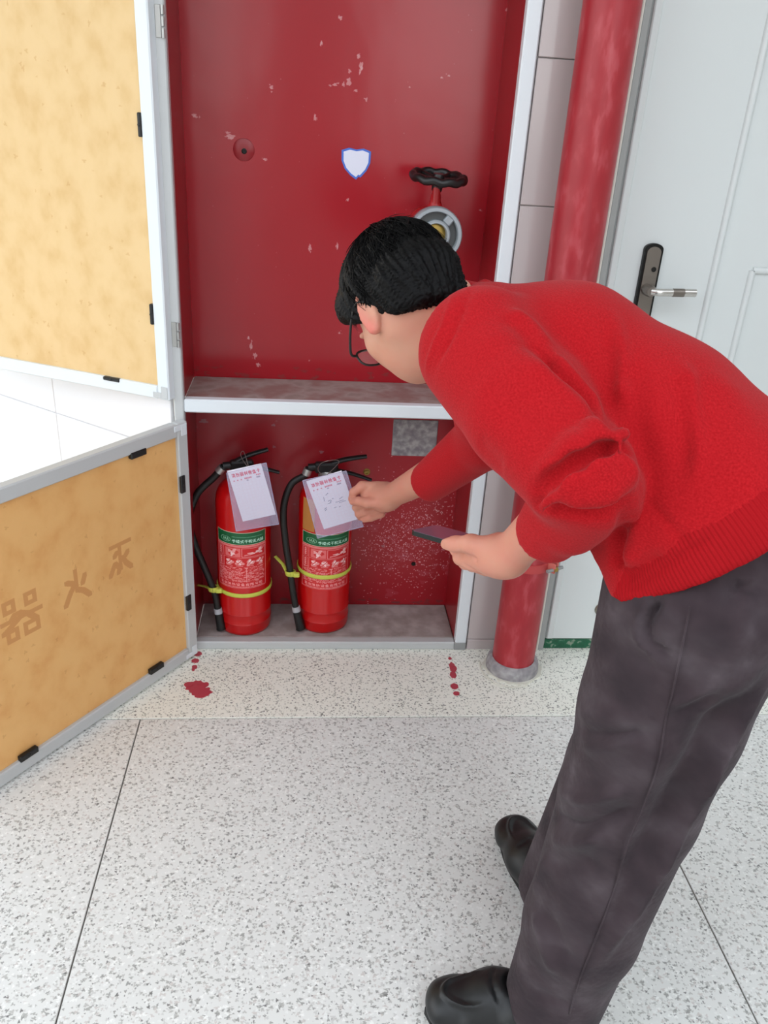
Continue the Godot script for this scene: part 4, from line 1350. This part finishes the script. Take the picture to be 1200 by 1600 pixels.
func build_man() -> void:
	joints()
	var man := thing("person", "man in a red sweater and dark trousers bending over with a phone in one hand", "person", Vector3((J.anL.x + J.anR.x) * 0.5, 0, (J.anL.z + J.anR.z) * 0.5))
	var inv := -man.position
	# ---- skin: one body, the head and hands on finer grids of their own
	var skin := mat(Color.WHITE, 0.5, 0.0, 0.35)
	skin.vertex_color_use_as_albedo = true
	skin.subsurf_scatter_enabled = true
	skin.subsurf_scatter_strength = 0.12
	var all_p := PackedVector3Array()
	var all_t := PackedInt32Array()
	var all_c := PackedColorArray()
	var all_n := PackedVector3Array()
	var fields := []
	var fb := Field.new(Vector3(-0.1, 0.0, -0.1), Vector3(1.0, 1.35, 1.45), 0.014)
	for q in [[J.s0, J.s1], [J.s1, J.s2], [J.s2, J.s3], [J.s3, J.s4]]:
		fb.cap(q[0], q[1], 0.085, 0.09, 0.03, J.across, 1.35)
	fb.cap(J.shL.lerp(J.s0, 0.2), J.elL.lerp(J.shL, 0.1), 0.05, 0.040, 0.03)
	fb.cap(J.elL, J.cuL, 0.038, 0.034, 0.02)
	fb.cap(J.shR.lerp(J.s0, 0.2), J.elR, 0.05, 0.040, 0.03)
	fb.cap(J.elR, J.cuR, 0.038, 0.034, 0.02)
	fb.cap(J.neck, J.s0, 0.055, 0.07, 0.03)
	for s in ["L", "R"]:
		fb.cap(J["hip" + s], J["kn" + s], 0.08, 0.055, 0.03)
		fb.cap(J["kn" + s], J["an" + s], 0.055, 0.040, 0.02)
	fields.append([fb, 0])
	var fh := Field.new(J.head - Vector3.ONE * 0.17, J.head + Vector3(0.2, 0.17, 0.17), 0.0034)
	head_field(fh)
	fields.append([fh, 1])
	var hl: Vector3 = (J.wrL as Vector3).lerp(at(700, 860, 1.28), 0.35)
	var fl := Field.new(hl - Vector3(0.13, 0.10, 0.14), hl + Vector3(0.12, 0.15, 0.15), 0.003)
	left_hand(fl)
	fields.append([fl, 2])
	var hr: Vector3 = J.wrR
	var fr := Field.new(hr - Vector3(0.13, 0.11, 0.13), hr + Vector3(0.12, 0.16, 0.20), 0.003)
	right_hand(fr)
	fields.append([fr, 2])
	for f in fields:
		var ms: Array = f[0].mesh()
		var pts: PackedVector3Array = ms[0]
		var tr: PackedInt32Array = ms[1]
		relax(pts, tr, 1, 0.4)
		var col := tint_skin(pts, f[1])
		var nn := smooth_normals(pts, tr)
		var base := all_p.size()
		for i in pts.size():
			all_p.append(pts[i] + inv)
		all_c.append_array(col)
		all_n.append_array(nn)
		for i in tr:
			all_t.append(i + base)
	var body := obj("body", arr_mesh(all_p, all_t, PackedVector2Array(), all_c, all_n), skin, man)
	build_sweater(man, inv)
	build_trousers(man, inv)
	build_head_wear(man, inv)
	build_shoe(man, "L", Vector3(0.363, 0.0, 1.092), Vector3(-0.99, 0, -0.06).normalized(), "")
	build_shoe(man, "R", Vector3(0.484, 0.0, 0.812), Vector3(-0.16, 0, -0.98).normalized(), "")

func build_sweater(man: Node3D, inv: Vector3) -> void:
	var f := Field.new(Vector3(0.0, 0.55, 0.15), Vector3(0.98, 1.36, 1.42), 0.0058)
	var ax: Vector3 = J.across
	f.cap(J.s0, J.s1, 0.102, 0.126, 0.03, ax, 1.40)
	f.cap(J.s1, J.s2, 0.128, 0.140, 0.03, ax, 1.35)
	f.cap(J.s2, J.s3, 0.140, 0.150, 0.03, ax, 1.22)
	f.cap(J.s3, J.s4, 0.150, 0.135, 0.03, ax, 1.15)
	# belly sagging forward under the bent back
	f.cap(at(1015, 800, 1.12), at(1060, 885, 1.08), 0.078, 0.070, 0.05, ax, 1.4)
	f.cap(at(974, 860, 1.09), at(982, 878, 1.08), 0.031, 0.026, 0.02)
	f.cap(at(1012, 915, 1.06), at(1150, 900, 1.02), 0.034, 0.05, 0.04)
	f.cap(at(1010, 955, 1.05), at(1060, 955, 1.03), 0.030, 0.03, 0.04)
	f.cap(at(757, 456, 1.33), at(782, 466, 1.34), 0.021, 0.012, 0.016)
	# sleeves
	f.cap(J.shL, J.shL.lerp(J.elL, 0.55), 0.088, 0.083, 0.016)
	f.cap(J.shL.lerp(J.elL, 0.55), J.elL, 0.083, 0.068, 0.010)
	f.cap(at(925, 750, 0.985), J.cuL, 0.060, 0.043, 0.010)
	f.cap(at(930, 770, 0.985), at(895, 820, 1.04), 0.052, 0.038, 0.012)
	f.cap(J.shR, J.elR, 0.085, 0.062, 0.035)
	f.cap(J.elR, J.cuR, 0.062, 0.047, 0.02)
	f.cap(J.s0, J.neck.lerp(J.head, 0.1), 0.10, 0.062, 0.03)
	# cut at the cuffs, the neck and the hem
	var dl: Vector3 = (J.wrL - J.elL).normalized()
	f.plane(J.cuL, dl, 0.006, J.cuL, 0.10)
	var dr: Vector3 = (J.wrR - J.elR).normalized()
	f.plane(J.cuR, dr, 0.006, J.cuR, 0.10)
	var a := at(988, 945, 1.03)
	var b := at(1195, 870, 0.94)
	for q in [[990, 946], [998, 946], [1006, 946], [1012, 944]]:
		var w := f.hit(EYE, at(q[0], q[1], 1.0) - EYE, 0.7, 1.4)
		if w != Vector3.ZERO:
			a = w
			break
	var bw := f.hit(EYE, at(1192, 872, 1.0) - EYE, 0.7, 1.4)
	if bw != Vector3.ZERO:
		b = bw
	var n := (b - a).cross(Vector3(0.30, -0.03, -1.0)).normalized()
	if n.y > 0.0:
		n = -n
	f.plane(a, n, 0.006)
	var nd: Vector3 = (J.head - J.neck).normalized()
	f.plane(at(712, 508, 1.30), nd, 0.006, J.head, 0.20)
	# deep creases of the sleeve: rolls laid on, then grooves cut in
	var f0 := f
	var rolls := [[v2("868,742 901,706 936,690 955,690"), 0.020, 0.004], [v2("858,782 895,750 935,726 952,712"), 0.018, 0.004], [v2("905,775 945,765 972,740"), 0.020, 0.010]]
	var cuts := [[v2("841,770 864,748 901,721 939,703 970,702"), 0.0095], [v2("846,790 875,795 901,797 957,793 976,784"), 0.0065], [v2("800,500 824,520 830,538 843,548"), 0.007], [v2("978,800 972,840 968,875"), 0.009]]
	for q in rolls:
		q[0] = trace(f, q[0])
	for q in cuts:
		q[0] = trace(f, q[0])
	for q in rolls:
		for i in q[0].size() - 1:
			f.cap(q[0][i] + (q[0][i] - EYE).normalized() * (q[1] * 0.45), q[0][i + 1] + (q[0][i + 1] - EYE).normalized() * (q[1] * 0.45), q[1], q[1] * 0.95, q[1] * 0.7)
	for q in cuts:
		for i in q[0].size() - 1:
			f.cap(q[0][i], q[0][i + 1], q[1], q[1], 0.012, Vector3.ZERO, 1.0, true)
	var ms := f.mesh()
	var pts: PackedVector3Array = ms[0]
	var tr: PackedInt32Array = ms[1]
	relax(pts, tr, 2, 0.4)
	var nn := smooth_normals(pts, tr)
	fold(pts, nn, folds_from(f0, [
		[v2("795,482 832,505 860,535"), 0.011, 0.007],
		[v2("838,545 873,573 901,598 932,626 957,663"), 0.008, -0.016],
		[v2("822,556 855,586 885,612 915,640 938,672"), 0.012, 0.007],
		[v2("860,548 890,570 920,598 946,625"), 0.010, 0.006],
		[v2("962,490 967,527 974,560 973,607 985,681 999,755"), 0.009, 0.009],
		[v2("948,500 952,540 956,580 956,630 968,680"), 0.012, -0.006],
		[v2("985,560 992,620 1002,690 1012,750"), 0.014, -0.006],
		[v2("1072,560 1081,630 1090,700 1086,757"), 0.009, 0.008],
		[v2("1060,580 1068,640 1074,700 1070,750"), 0.014, -0.005],
		[v2("1120,570 1155,640 1168,720 1150,790"), 0.03, 0.006],
		[v2("999,768 1020,790 1037,807 1058,832 1079,858"), 0.004, -0.005],
		[v2("700,660 745,690 790,735"), 0.02, -0.004],
		[v2("745,505 800,560 850,620 900,670"), 0.028, 0.005],
		[v2("760,600 800,640 850,690"), 0.02, -0.004],
		[v2("968,912 985,900 1010,880 1040,868"), 0.010, -0.008],
		[v2("1000,800 990,850 985,890"), 0.012, 0.008],
		[v2("718,450 696,500 678,545 666,585"), 0.005, 0.004],
		[v2("742,446 714,500 694,550 680,595"), 0.005, -0.005],
		[v2("976,925 1010,905 1045,882 1080,860 1120,838"), 0.004, -0.004],
	]))
	nn = smooth_normals(pts, tr)
	# the ribbed band above the hem, the rest plain knit
	var h0 := at(1080, 862, 1.0)
	var uv := PackedVector2Array()
	uv.resize(pts.size())
	var c: Vector3 = J.s3.lerp(J.s4, 0.5)
	var e1 := (b - a).normalized()
	var e2 := n.cross(e1)
	for i in pts.size():
		var d := pts[i] - c
		uv[i] = Vector2(atan2(d.dot(e2), d.dot(e1)) / TAU * 190.0, d.dot(n) * 30.0)
	var flags := PackedByteArray()
	flags.resize(tr.size() / 3)
	for i in flags.size():
		var m := (pts[tr[i * 3]] + pts[tr[i * 3 + 1]] + pts[tr[i * 3 + 2]]) / 3.0
		var up := (a - m).dot(n)
		var arm: bool = (m - J.elL).length() < 0.14 or (m - J.cuL).length() < 0.12
		flags[i] = 1 if up < 0.062 and not arm and (m - J.s3).length() < 0.33 and m.z > 0.7 else 0
	for i in pts.size():
		pts[i] += inv
	var wool := tri_noise(tex_mat(noise_tex(0.12, 512, [[0.2, 0.5, 0.8], [Color(0.59, 0.065, 0.09), Color(0.65, 0.083, 0.11), Color(0.72, 0.12, 0.145)]], 61, 3), 0.95), 5.0)
	wool.metallic_specular = 0.2
	wool.rim_enabled = true
	wool.rim = 0.12
	wool.rim_tint = 0.9
	wool.normal_enabled = true
	wool.normal_texture = noise_tex(0.16, 256, [], 62, 2, true, 6.0)
	wool.normal_scale = 0.12
	var rib := wool.duplicate()
	rib.uv1_triplanar = false
	rib.uv1_scale = Vector3.ONE
	rib.albedo_texture = null
	rib.albedo_color = Color(0.64, 0.083, 0.11)
	var im := Image.create(32, 4, false, Image.FORMAT_RGB8)
	for x in 32:
		var s := cos(TAU * x / 32.0)
		var v := Vector3(-s * 0.75, 0, 1).normalized()
		im.fill_rect(Rect2i(x, 0, 1, 4), Color(v.x * 0.5 + 0.5, 0.5, v.z * 0.5 + 0.5))
	rib.normal_texture = ImageTexture.create_from_image(im)
	rib.normal_scale = 1.0
	var sw := obj("sweater", pick(pts, nn, tr, flags, 0), wool, man)
	obj("ribbed_hem", pick(pts, nn, tr, flags, 1, uv), rib, sw)
	# collar: a soft standing band round the neck
	var cc := at(706, 512, 1.30) + inv
	var cy: Vector3 = (nd + cam_dir(-0.93, 0.36, 0.0) * 0.8).normalized()
	var cxv := cam_dir(-0.36, -0.93, 0.0)
	cxv = (cxv - cy * cxv.dot(cy)).normalized()
	var band := new_st()
	lathe(band, [Vector2(0.064, -0.022), Vector2(0.072, -0.024), Vector2(0.0735, -0.010), Vector2(0.071, 0.008), Vector2(0.068, 0.013), Vector2(0.064, 0.011), Vector2(0.062, -0.02)], Transform3D(Basis(cxv * 1.06, cy, cxv.cross(cy)), cc), 56)
	obj("collar", band, wool, sw)

func build_trousers(man: Node3D, inv: Vector3) -> void:
	var f := Field.new(Vector3(0.2, 0.0, 0.68), Vector3(0.98, 1.06, 1.42), 0.0072)
	var hip: Vector3 = (J.hipL + J.hipR) * 0.5
	var ax := (J.hipL - J.hipR).normalized() as Vector3
	f.cap(J.s3.lerp(J.s4, 0.55), hip + Vector3(0.012, -0.03, 0), 0.088, 0.120, 0.04, ax, 1.25)
	f.cap(J.hipL + Vector3(0.006, 0.03, -0.01), J.hipL.lerp(J.knL, 0.5), 0.126, 0.109, 0.03)
	f.cap(J.hipL.lerp(J.knL, 0.5), J.knL, 0.109, 0.099, 0.02)
	f.cap(J.knL, J.knL.lerp(J.anL, 0.6), 0.099, 0.091, 0.02)
	f.cap(J.knL.lerp(J.anL, 0.6), J.anL + (J.anL - J.knL).normalized() * 0.05, 0.089, 0.082, 0.02, Vector3(0, 0, 1), 0.92)
	f.cap(J.hipR, J.knR, 0.112, 0.084, 0.03)
	f.cap(J.knR, J.anR + (J.anR - J.knR).normalized() * 0.05, 0.088, 0.074, 0.02)
	f.plane(Vector3(0.43, 0.042, 1.1), Vector3(-0.16, -1, 0).normalized(), 0.006, J.anL, 0.17)
	f.plane(Vector3(0.48, 0.050, 0.88), Vector3(0.0, -1, -0.2).normalized(), 0.006, J.anR, 0.15)
	var ms := f.mesh()
	var pts: PackedVector3Array = ms[0]
	var tr: PackedInt32Array = ms[1]
	relax(pts, tr, 2, 0.4)
	var nn := smooth_normals(pts, tr)
	fold(pts, nn, folds_from(f, [
		[v2("1075,950 1062,1020 1048,1085 1040,1120 1028,1190 1005,1260 980,1320 960,1385 935,1455 905,1530 885,1590"), 0.006, 0.004],
		[v2("1200,1075 1160,1130 1120,1200 1085,1270 1050,1330 1005,1400 965,1460 930,1510"), 0.012, 0.018],
		[v2("1160,1075 1110,1150 1065,1235 1030,1300 985,1375"), 0.024, -0.024],
		[v2("1200,1020 1140,1090 1090,1160 1050,1220"), 0.018, 0.008],
		[v2("908,1128 940,1148 985,1148 1020,1140"), 0.008, -0.010],
		[v2("912,1108 950,1120 1000,1122"), 0.014, 0.006],
		[v2("915,1168 950,1163 1000,1152"), 0.010, 0.008],
		[v2("878,1238 920,1250 960,1238 985,1228"), 0.009, 0.013],
		[v2("873,1272 905,1292 950,1280 990,1262"), 0.009, -0.014],
		[v2("868,1310 905,1314 940,1300"), 0.012, 0.012],
		[v2("860,1345 895,1352 930,1340"), 0.012, -0.007],
		[v2("838,1420 852,1480 870,1520"), 0.012, 0.009],
		[v2("860,1420 878,1470 890,1510"), 0.012, -0.007],
		[v2("1050,1100 1085,1085 1115,1065"), 0.008, 0.007],
		[v2("1055,1120 1090,1105 1125,1085"), 0.010, -0.006],
		[v2("800,1500 840,1545 890,1570"), 0.012, -0.006],
		[v2("1029,938 1015,960 1011,983 1021,1004 1048,1026"), 0.006, -0.018],
		[v2("1019,942 1001,966 998,992 1012,1018 1042,1040"), 0.006, 0.008],
		[v2("1144,905 1146,925 1148,932"), 0.005, -0.006],
		[v2("1148,914 1175,920 1200,918"), 0.007, -0.014],
		[v2("856,1340 846,1375 838,1400"), 0.010, 0.008],
		[v2("940,1000 985,1020 1030,1040"), 0.016, -0.005],
		[v2("1190,960 1150,1030 1100,1090"), 0.03, 0.006],
	]))
	nn = smooth_normals(pts, tr)
	for i in pts.size():
		pts[i] += inv
	var cloth := tri_noise(tex_mat(noise_tex(0.012, 512, [[0.2, 0.5, 0.75, 1.0], [Color(0.19, 0.16, 0.175), Color(0.24, 0.20, 0.215), Color(0.285, 0.25, 0.265), Color(0.37, 0.335, 0.35)]], 71, 5), 0.92), 1.5)
	cloth.metallic_specular = 0.2
	cloth.normal_enabled = true
	cloth.normal_texture = noise_tex(0.2, 256, [], 72, 2, true, 5.0)
	cloth.normal_scale = 0.08
	cloth.rim_enabled = true
	cloth.rim = 0.15
	var t := obj("trousers", arr_mesh(pts, tr, PackedVector2Array(), PackedColorArray(), nn), cloth, man)
	# stitched outseam
	var seam := trace(f, v2("1078,948 1064,1020 1050,1085 1041,1120 1029,1190 1006,1260 981,1320 961,1385 936,1455 906,1530 890,1585"))
	if seam.size() > 2:
		for i in seam.size():
			seam[i] += inv - (seam[i] - EYE).normalized() * 0.0042
		obj("outseam", tube_st(smooth_path(seam, 5), 0.0014, -1.0, 6), cloth, t)

func build_head_wear(man: Node3D, inv: Vector3) -> void:
	# hair: a cap a little larger than the skull, cut along the hairline
	var f := Field.new(J.head - Vector3.ONE * 0.16, J.head + Vector3.ONE * 0.16, 0.0030)
	var b := Basis(J.l, J.u, J.f)
	f.ell(hd(-0.016, 0.026, 0), b, Vector3(0.083, 0.100, 0.104), 0.01)
	f.ell(hd(0.008, 0.040, 0), b, Vector3(0.080, 0.094, 0.098), 0.02)
	f.cap(hd(0.060, 0.068, -0.045), hd(0.062, 0.066, 0.045), 0.020, 0.020, 0.03)
	f.cap(hd(0.02, 0.025, 0.066), hd(0.035, 0.055, 0.066), 0.014, 0.02, 0.02)
	f.cap(hd(-0.085, -0.02, 0.022), hd(-0.074, -0.060, 0.030), 0.029, 0.020, 0.03)
	f.cap(hd(-0.085, -0.02, -0.02), hd(-0.074, -0.060, -0.03), 0.029, 0.020, 0.03)
	f.cap(hd(-0.085, -0.02, 0.0), hd(-0.076, -0.064, 0.0), 0.029, 0.018, 0.03)
	f.cap(hd(-0.066, -0.02, 0.048), hd(-0.052, -0.050, 0.052), 0.030, 0.022, 0.03)
	f.plane(hd(-0.01, -0.026, 0), (J.f * 0.70 - J.u * 0.71).normalized(), 0.012)
	var ms := f.mesh()
	var pts: PackedVector3Array = ms[0]
	var tr: PackedInt32Array = ms[1]
	relax(pts, tr, 1, 0.4)
	var nn := smooth_normals(pts, tr)
	var noise := FastNoiseLite.new()
	noise.frequency = 1.0
	noise.seed = 9
	var whorl := hd(-0.055, 0.115, 0.0)
	for i in pts.size():
		var d := pts[i] - whorl
		var ang := atan2(d.dot(J.l), d.dot(J.f))
		var lock := noise.get_noise_2d(ang * 9.0, d.length() * 9.0) + 0.5 * noise.get_noise_2d(ang * 20.0, d.length() * 12.0)
		pts[i] += nn[i] * 0.0058 * lock
	nn = smooth_normals(pts, tr)
	var hair_m := mat(Color(0.028, 0.026, 0.028), 0.48, 0.0, 0.25)
	for i in pts.size():
		pts[i] += inv
	var hair := obj("hair", arr_mesh(pts, tr, PackedVector2Array(), PackedColorArray(), nn), hair_m, man)
	# loose strands that follow the cap from the whorl outwards
	var st := new_st()
	for k in 1800:
		var a := rng.randf() * TAU
		var path := []
		var dir := (J.f * cos(a) + J.l * sin(a)) as Vector3
		var start := rng.randf_range(0.0, 0.15)
		var lift := rng.randf_range(0.0005, 0.0050) if k % 5 else rng.randf_range(0.004, 0.0085)
		var bend := rng.randf_range(-0.35, 0.35)
		var tip := rng.randf_range(0.002, 0.016)
		for s in 6:
			var ang := start / 0.1 + s * 0.11
			var q: Vector3 = (J.u * cos(ang) + (dir * cos(bend * s * 0.3) + dir.cross(J.u) * sin(bend * s * 0.3)) * sin(ang))
			q = q.rotated(J.l, -0.5)
			var o := hd(-0.016, 0.026, 0)
			var ql := Vector3(q.dot(J.l) / 0.083, q.dot(J.u) / 0.100, q.dot(J.f) / 0.104)
			var p: Vector3 = o + q * (1.0 / ql.length() + lift * (0.4 + s * 0.12))
			if (p - hd(-0.01, -0.026, 0)).dot(J.f * 0.70 - J.u * 0.71) > tip:
				break
			path.append(p + inv)
		if path.size() > 2:
			tube(st, path, 0.0009, 0.0003, 3, false)
	obj("strands", st, hair_m, hair)
	# glasses
	var g := new_st()
	for s in [-1.0, 1.0]:
		var rim := []
		for k in 33:
			var t := TAU * k / 32.0
			var ex := signf(cos(t)) * pow(absf(cos(t)), 0.7) * 0.026
			var ey := signf(sin(t)) * pow(absf(sin(t)), 0.7) * 0.018
			rim.append(hd(0.105 - absf(ex) * 0.1, 0.004 + ey, 0.035 * s + ex) + inv)
		tube(g, rim, 0.0019, -1.0, 8, false)
	tube(g, smooth_path([hd(0.105, 0.012, -0.010) + inv, hd(0.109, 0.014, 0) + inv, hd(0.105, 0.012, 0.010) + inv], 4), 0.0017, -1.0, 6)
	var fr := obj("glasses", g, M.black_plastic, man)
	for s in [-1.0, 1.0]:
		obj("temple", tube_st(smooth_path([hd(0.103, 0.012, 0.061 * s) + inv, hd(0.094, 0.013, 0.073 * s) + inv, hd(0.040, 0.016, 0.0835 * s) + inv, hd(-0.004, 0.018, 0.084 * s) + inv, hd(-0.024, 0.0, 0.082 * s) + inv], 6), 0.0023, 0.0018, 8), M.black_plastic, fr)
	var lens := mat(Color(0.9, 0.93, 0.95, 0.12), 0.05)
	lens.transparency = BaseMaterial3D.TRANSPARENCY_ALPHA
	for s in [-1.0, 1.0]:
		var ls := new_st()
		for k in 24:
			var t0 := TAU * k / 24.0
			var t1 := TAU * (k + 1) / 24.0
			tri(ls, hd(0.1055, 0.004, 0.035 * s) + inv, hd(0.103, 0.004 + sin(t0) * 0.0175, 0.035 * s + cos(t0) * 0.0255) + inv, hd(0.103, 0.004 + sin(t1) * 0.0175, 0.035 * s + cos(t1) * 0.0255) + inv, J.f, J.f, J.f)
		obj("lens", ls, lens, fr)

func build_shoe(man: Node3D, side: String, mid: Vector3, dir: Vector3, _x: String) -> void:
	var right := dir.cross(Vector3.UP).normalized()
	var xf := Transform3D(Basis(right, Vector3.UP, -dir), mid)
	var w := func(t: float) -> float:      # half width from toe (-0.142) to heel (0.142)
		var s := (t + 0.142) / 0.284
		return 0.0475 * pow(clampf(sin(PI * clampf(s, 0.0, 1.0)), 0.0, 1.0), 0.38) * (1.0 - 0.22 * s) * (1.0 - 0.10 * exp(-pow((s - 0.58) / 0.16, 2.0)))
	var out := PackedVector2Array()
	for k in 33:
		var t := -0.142 + 0.284 * k / 32.0
		out.append(Vector2(w.call(t), t))
	for k in range(31, 0, -1):
		var t := -0.142 + 0.284 * k / 32.0
		out.append(Vector2(-w.call(t), t))
	var shoe := Node3D.new()
	man.add_child(shoe, true)
	shoe.name = "shoe"
	var loc := Transform3D(xf.basis, mid - man.position)
	shoe.transform = loc
	var sole := new_st()
	for i in out.size():
		out[i] = out[i] * Vector2(1.0, 0.975)
	prism(sole, out, 0.0, 0.016)
	var in2 := PackedVector2Array()
	for p in out:
		in2.append(p * Vector2(1.04, 0.985))
	prism(sole, in2, 0.012, 0.022)
	obj("sole", sole, mat(Color(0.045, 0.05, 0.05), 0.6), shoe)
	var f := Field.new(Vector3(-0.075, 0.0, -0.165), Vector3(0.075, 0.14, 0.165), 0.0036)
	f.cap(Vector3(0, 0.030, -0.095), Vector3(0, 0.040, -0.02), 0.030, 0.040, 0.02, Vector3.RIGHT, 1.28)
	f.cap(Vector3(0, 0.028, -0.112), Vector3(0, 0.028, -0.09), 0.026, 0.030, 0.02, Vector3.RIGHT, 1.5)
	f.cap(Vector3(0, 0.040, -0.02), Vector3(0, 0.055, 0.095), 0.042, 0.040, 0.03, Vector3.RIGHT, 0.98)
	f.cap(Vector3(0, 0.035, 0.0), Vector3(0, 0.035, 0.10), 0.038, 0.036, 0.02)
	f.plane(Vector3(0, 0.014, 0), Vector3.DOWN, 0.004)
	f.plane(Vector3(0, 0.088, 0.04), Vector3(0, 1, 0.12).normalized(), 0.008)
	f.cap(Vector3(0, 0.10, 0.02), Vector3(0, 0.10, 0.10), 0.030, 0.028, 0.006, Vector3.ZERO, 1.0, true)
	var ms := f.mesh()
	var pts: PackedVector3Array = ms[0]
	var tr: PackedInt32Array = ms[1]
	relax(pts, tr, 1, 0.4)
	var nn := smooth_normals(pts, tr)
	# apron seam round the toe
	var seam := []
	for k in 25:
		var a := PI * k / 24.0
		var q := f.hit(Vector3(cos(a) * 0.030, 0.13, -0.045 - sin(a) * 0.066), Vector3.DOWN, 0.0, 0.13)
		if q != Vector3.ZERO:
			seam.append(q)
	var tongue := []
	for k in 9:
		var q := f.hit(Vector3(-0.036 + 0.009 * k, 0.13, -0.030 + 0.008 * absf(k - 4.0) * 0.3), Vector3.DOWN, 0.0, 0.13)
		if q != Vector3.ZERO:
			tongue.append(q)
	fold(pts, nn, [[seam, 0.0042, 0.0055], [tongue, 0.0045, -0.004]])
	obj("upper", arr_mesh(pts, tr), mat(Color(0.055, 0.062, 0.066), 0.42), shoe)

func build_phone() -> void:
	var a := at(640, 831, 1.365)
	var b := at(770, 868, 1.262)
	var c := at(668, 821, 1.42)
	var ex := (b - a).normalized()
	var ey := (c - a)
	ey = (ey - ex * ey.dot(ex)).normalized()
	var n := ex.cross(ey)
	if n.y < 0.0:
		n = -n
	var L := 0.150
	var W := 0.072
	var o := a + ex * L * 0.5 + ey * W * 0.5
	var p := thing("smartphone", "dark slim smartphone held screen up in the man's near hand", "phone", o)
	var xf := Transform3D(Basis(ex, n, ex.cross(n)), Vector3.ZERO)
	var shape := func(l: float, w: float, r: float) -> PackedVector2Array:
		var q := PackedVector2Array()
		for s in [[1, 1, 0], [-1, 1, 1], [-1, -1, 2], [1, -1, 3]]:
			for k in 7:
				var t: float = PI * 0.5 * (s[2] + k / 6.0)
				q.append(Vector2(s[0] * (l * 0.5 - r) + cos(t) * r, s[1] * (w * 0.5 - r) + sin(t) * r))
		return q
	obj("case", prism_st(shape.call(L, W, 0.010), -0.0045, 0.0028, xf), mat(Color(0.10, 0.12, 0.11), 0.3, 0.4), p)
	obj("screen", prism_st(shape.call(L - 0.004, W - 0.004, 0.008), 0.0026, 0.0034, xf), mat(Color(0.50, 0.40, 0.48), 0.08), p)  # lilac reflection of the surroundings painted as the screen colour

func build_outside() -> void:
	# the open side of the corridor behind the photographer
	var st := new_st()
	box(st, Vector3(-5, 0.0, 2.62), Vector3(-1.1, 1.0, 2.75), 0.01)
	box(st, Vector3(1.5, 0.0, 2.62), Vector3(4.0, 3.0, 2.75), 0.01)  # full-height part, unseen, added to dim the light from the right
	struct("wall_front", st, M.plaster, "low plaster parapet on the open side and a tall wall added to cut light from the right", "wall")
	struct("added_pillar_1", box_st(Vector3(-0.30, 0.0, 2.45), Vector3(0.32, 3.0, 2.75), 0.01), M.plaster, "square plaster pillar added out of view to darken the reflection in the red cabinet back", "pillar")  # unseen pillar, added as a dark shape for the red panel to reflect
	struct("added_pillar_2", box_st(Vector3(-1.10, 0.0, 2.45), Vector3(-0.62, 3.0, 2.75), 0.01), M.plaster, "second square plaster pillar added out of view to edge the bright patch reflected in the red back", "pillar")  # also added unseen, bounds the bright gap mirrored in the red panel
	var gm := mat(Color(0.62, 0.62, 0.60), 0.9)
	struct("ground", box_st(Vector3(-40, -0.6, 2.76), Vector3(40, -0.35, 60), 0.0), gm, "pale paved yard outside the corridor", "ground")

func _ready() -> void:
	rng.seed = 20240607
	# ---- camera
	var yaw := deg_to_rad(6.2391)
	var pitch := deg_to_rad(25.5227)
	var roll := deg_to_rad(3.6723)
	var fw := Vector3(sin(yaw) * cos(pitch), -sin(pitch), -cos(yaw) * cos(pitch))
	var rt := Vector3(cos(yaw), 0, sin(yaw))
	var up := rt.cross(fw)
	cam_basis = Basis(rt * cos(roll) + up * sin(roll), up * cos(roll) - rt * sin(roll), -fw)
	var cam := Camera3D.new()
	cam.name = "camera"
	add_child(cam)
	cam.transform = Transform3D(cam_basis, EYE)
	cam.fov = rad_to_deg(2.0 * atan(800.0 / FOCAL))
	cam.near = 0.05
	cam.far = 200.0
	cam.current = true
	# ---- sky and exposure
	var env := Environment.new()
	var sky_m := ProceduralSkyMaterial.new()
	sky_m.sky_top_color = Color(0.93, 0.96, 1.0)
	sky_m.sky_horizon_color = Color(1.0, 0.995, 0.985)
	sky_m.ground_bottom_color = Color(0.55, 0.54, 0.52)
	sky_m.ground_horizon_color = Color(0.75, 0.75, 0.74)
	sky_m.sky_energy_multiplier = 1.0
	var sky := Sky.new()
	sky.sky_material = sky_m
	env.background_mode = Environment.BG_SKY
	env.sky = sky
	env.background_energy_multiplier = 1.0
	env.tonemap_mode = Environment.TONE_MAPPER_LINEAR
	env.tonemap_exposure = 3.05
	env.sdfgi_enabled = true
	env.ssao_enabled = true
	env.ssil_enabled = true
	var we := WorldEnvironment.new()
	we.name = "world_environment"
	we.environment = env
	add_child(we)
	# ---- the place, then the things in it
	make_materials()
	build_floor()
	build_walls()
	build_door()
	build_outside()
	build_cabinet()
	build_pipe()
	build_man()
	build_extinguishers()
	build_hydrant()
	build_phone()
	build_sticker()
	build_splashes()
